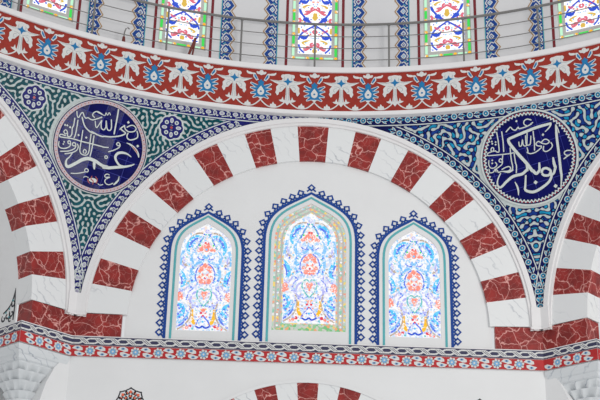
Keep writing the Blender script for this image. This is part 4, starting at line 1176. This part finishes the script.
# ------------------------------------------------------------------ small painted ornaments on the white walls
def ornament(mp, c, label, r=.25):
    t = thing('painted_ornament', label, 'ornament', mp(c[0], c[1] - r, 0))
    A = Art(mp); B = A
    A.disc(c, r*.30, 'black', .003, 16); A.disc(c, r*.22, 'pwhite', .004, 16); B.disc(c, r*.12, 'orange', .005, 10)
    for k in range(8):
        a = pi/2 + k*pi/4
        R = lambda pts: xf(pts, c, a - pi/2, r)
        for q in (1, -1):
            m = lambda pts: [(q*x, y) for x, y in pts]
            A.stroke(R(m([(0, 1.02), (.14, .93), (.30, .84), (.33, .68), (.20, .58), (.08, .66), (.12, .76)])), r*.085, 'black', .003)
            A.stroke(R(m([(.0, .30), (.10, .42), (.06, .56)])), r*.08, 'black', .003)
        A.disc(xf([(0, 1.02)], c, a - pi/2, r)[0], r*.06, 'black', .004, 8)
        B.poly(R([(0, .62), (.12, .74), (0, .88), (-.12, .74)]), 'orange', .005)
        B.poly(R([(.26, .52), (.36, .60), (.30, .72)]), 'orange', .005)
        B.poly(R([(-.10, .42), (0, .52), (.10, .42), (0, .36)]), 'orange', .005)
    A.build('scrolls', t)
ornament(BACK, (-3.045, 7.41), 'black and orange scroll ornament on the white wall, left of the small striped arch')
ornament(BACK, (2.985, 7.40), 'black scroll ornament barely showing at the bottom edge, right of the small striped arch')
# ornament on the side of the left arch
def jam_left(u, v, h): return LEFT_((sqrt(RI*RI - (v - ZC)**2) if v > ZC else RI) - h, v, -u)
t = thing('painted_ornament', 'dark scroll ornament cut by the left edge, on the white reveal of the left arch', 'ornament', jam_left(.6, 8.95, 0))
A = Art(jam_left); q0 = .47
def curl(x, z, r, a, turn=1, w=.034):
    A.stroke([(q0 + x + r*(1 - k/11)*cos(a + turn*k*.62), z + r*(1 - k/11)*sin(a + turn*k*.62)) for k in range(10)], [w*.6, w, w, w*.7], 'black', .003)
A.stroke([(q0, 9.30), (q0 + .012, 9.14), (q0 + .004, 8.96), (q0 + .01, 8.72)], [.012, .034, .034, .034], 'black', .003)
A.stroke([(q0, 9.30), (q0 + .05, 9.15), (q0 + .12, 9.03), (q0 + .22, 8.95), (q0 + .33, 8.90)], [.012, .036, .036, .036, .03], 'black', .0035)
curl(.07, 9.02, .065, 1.8); curl(.075, 8.86, .075, .3, -1); curl(.20, 8.84, .085, 2.2); curl(.11, 8.76, .05, 4.0); curl(.30, 8.80, .07, 1.0, -1)
for x, z in ((.06, 9.09), (.15, 8.95), (.245, 8.90), (.14, 8.80)): A.disc((q0 + x, z), .020, 'turq', .006, 8)
A.build('scrolls', t)

# ------------------------------------------------------------------ daylight
wd = bpy.data.worlds.new('World'); SC.world = wd; wd.use_nodes = True
bg = wd.node_tree.nodes['Background']; bg.inputs['Color'].default_value = (.96, .98, 1.0, 1); bg.inputs['Strength'].default_value = WORLD
def window_light(loc, aim, size, power, col=(1, .98, .95)):
    l = bpy.data.lights.new('opposite_window_light', 'AREA'); l.shape = 'RECTANGLE'; l.size, l.size_y = size; l.energy = power; l.color = col
    o = bpy.data.objects.new('opposite_window_light', l); COL.objects.link(o); o.location = loc
    o.rotation_euler = (Vector(aim) - Vector(loc)).to_track_quat('-Z', 'Y').to_euler()
# three tall windows in the wall across the octagon, to the right behind the camera
for q in (-2.6, 0, 2.6):
    d = radians(120); tx, ty = cos(d), -sin(d)
    window_light((14*sin(d) + tx*q, 14*cos(d) + ty*q, 9.6), (0, 9, 11), (2.2, 3.8), KEY)

# ------------------------------------------------------------------ camera
cam = bpy.data.cameras.new('camera'); cam.sensor_width = 36; cam.lens = CAM_F/600*36; cam.clip_end = 200
co = bpy.data.objects.new('camera', cam); COL.objects.link(co)
y_, p_, r_ = CAM_ANG
f_ = Vector((sin(y_)*cos(p_), cos(y_)*cos(p_), sin(p_))); r0 = Vector((cos(y_), -sin(y_), 0)); u0 = r0.cross(f_)
rr_, uu_ = r0*cos(r_) + u0*sin(r_), u0*cos(r_) - r0*sin(r_)
mm = Matrix((rr_, uu_, -f_)).transposed().to_4x4(); mm.translation = Vector(CAM_LOC)
co.matrix_world = mm
SC.camera = co
SC.view_settings.view_transform = 'Standard'; SC.view_settings.look = 'None'
SC.view_settings.exposure = EXPO; SC.view_settings.gamma = 1.0; SC.view_settings.use_curve_mapping = False
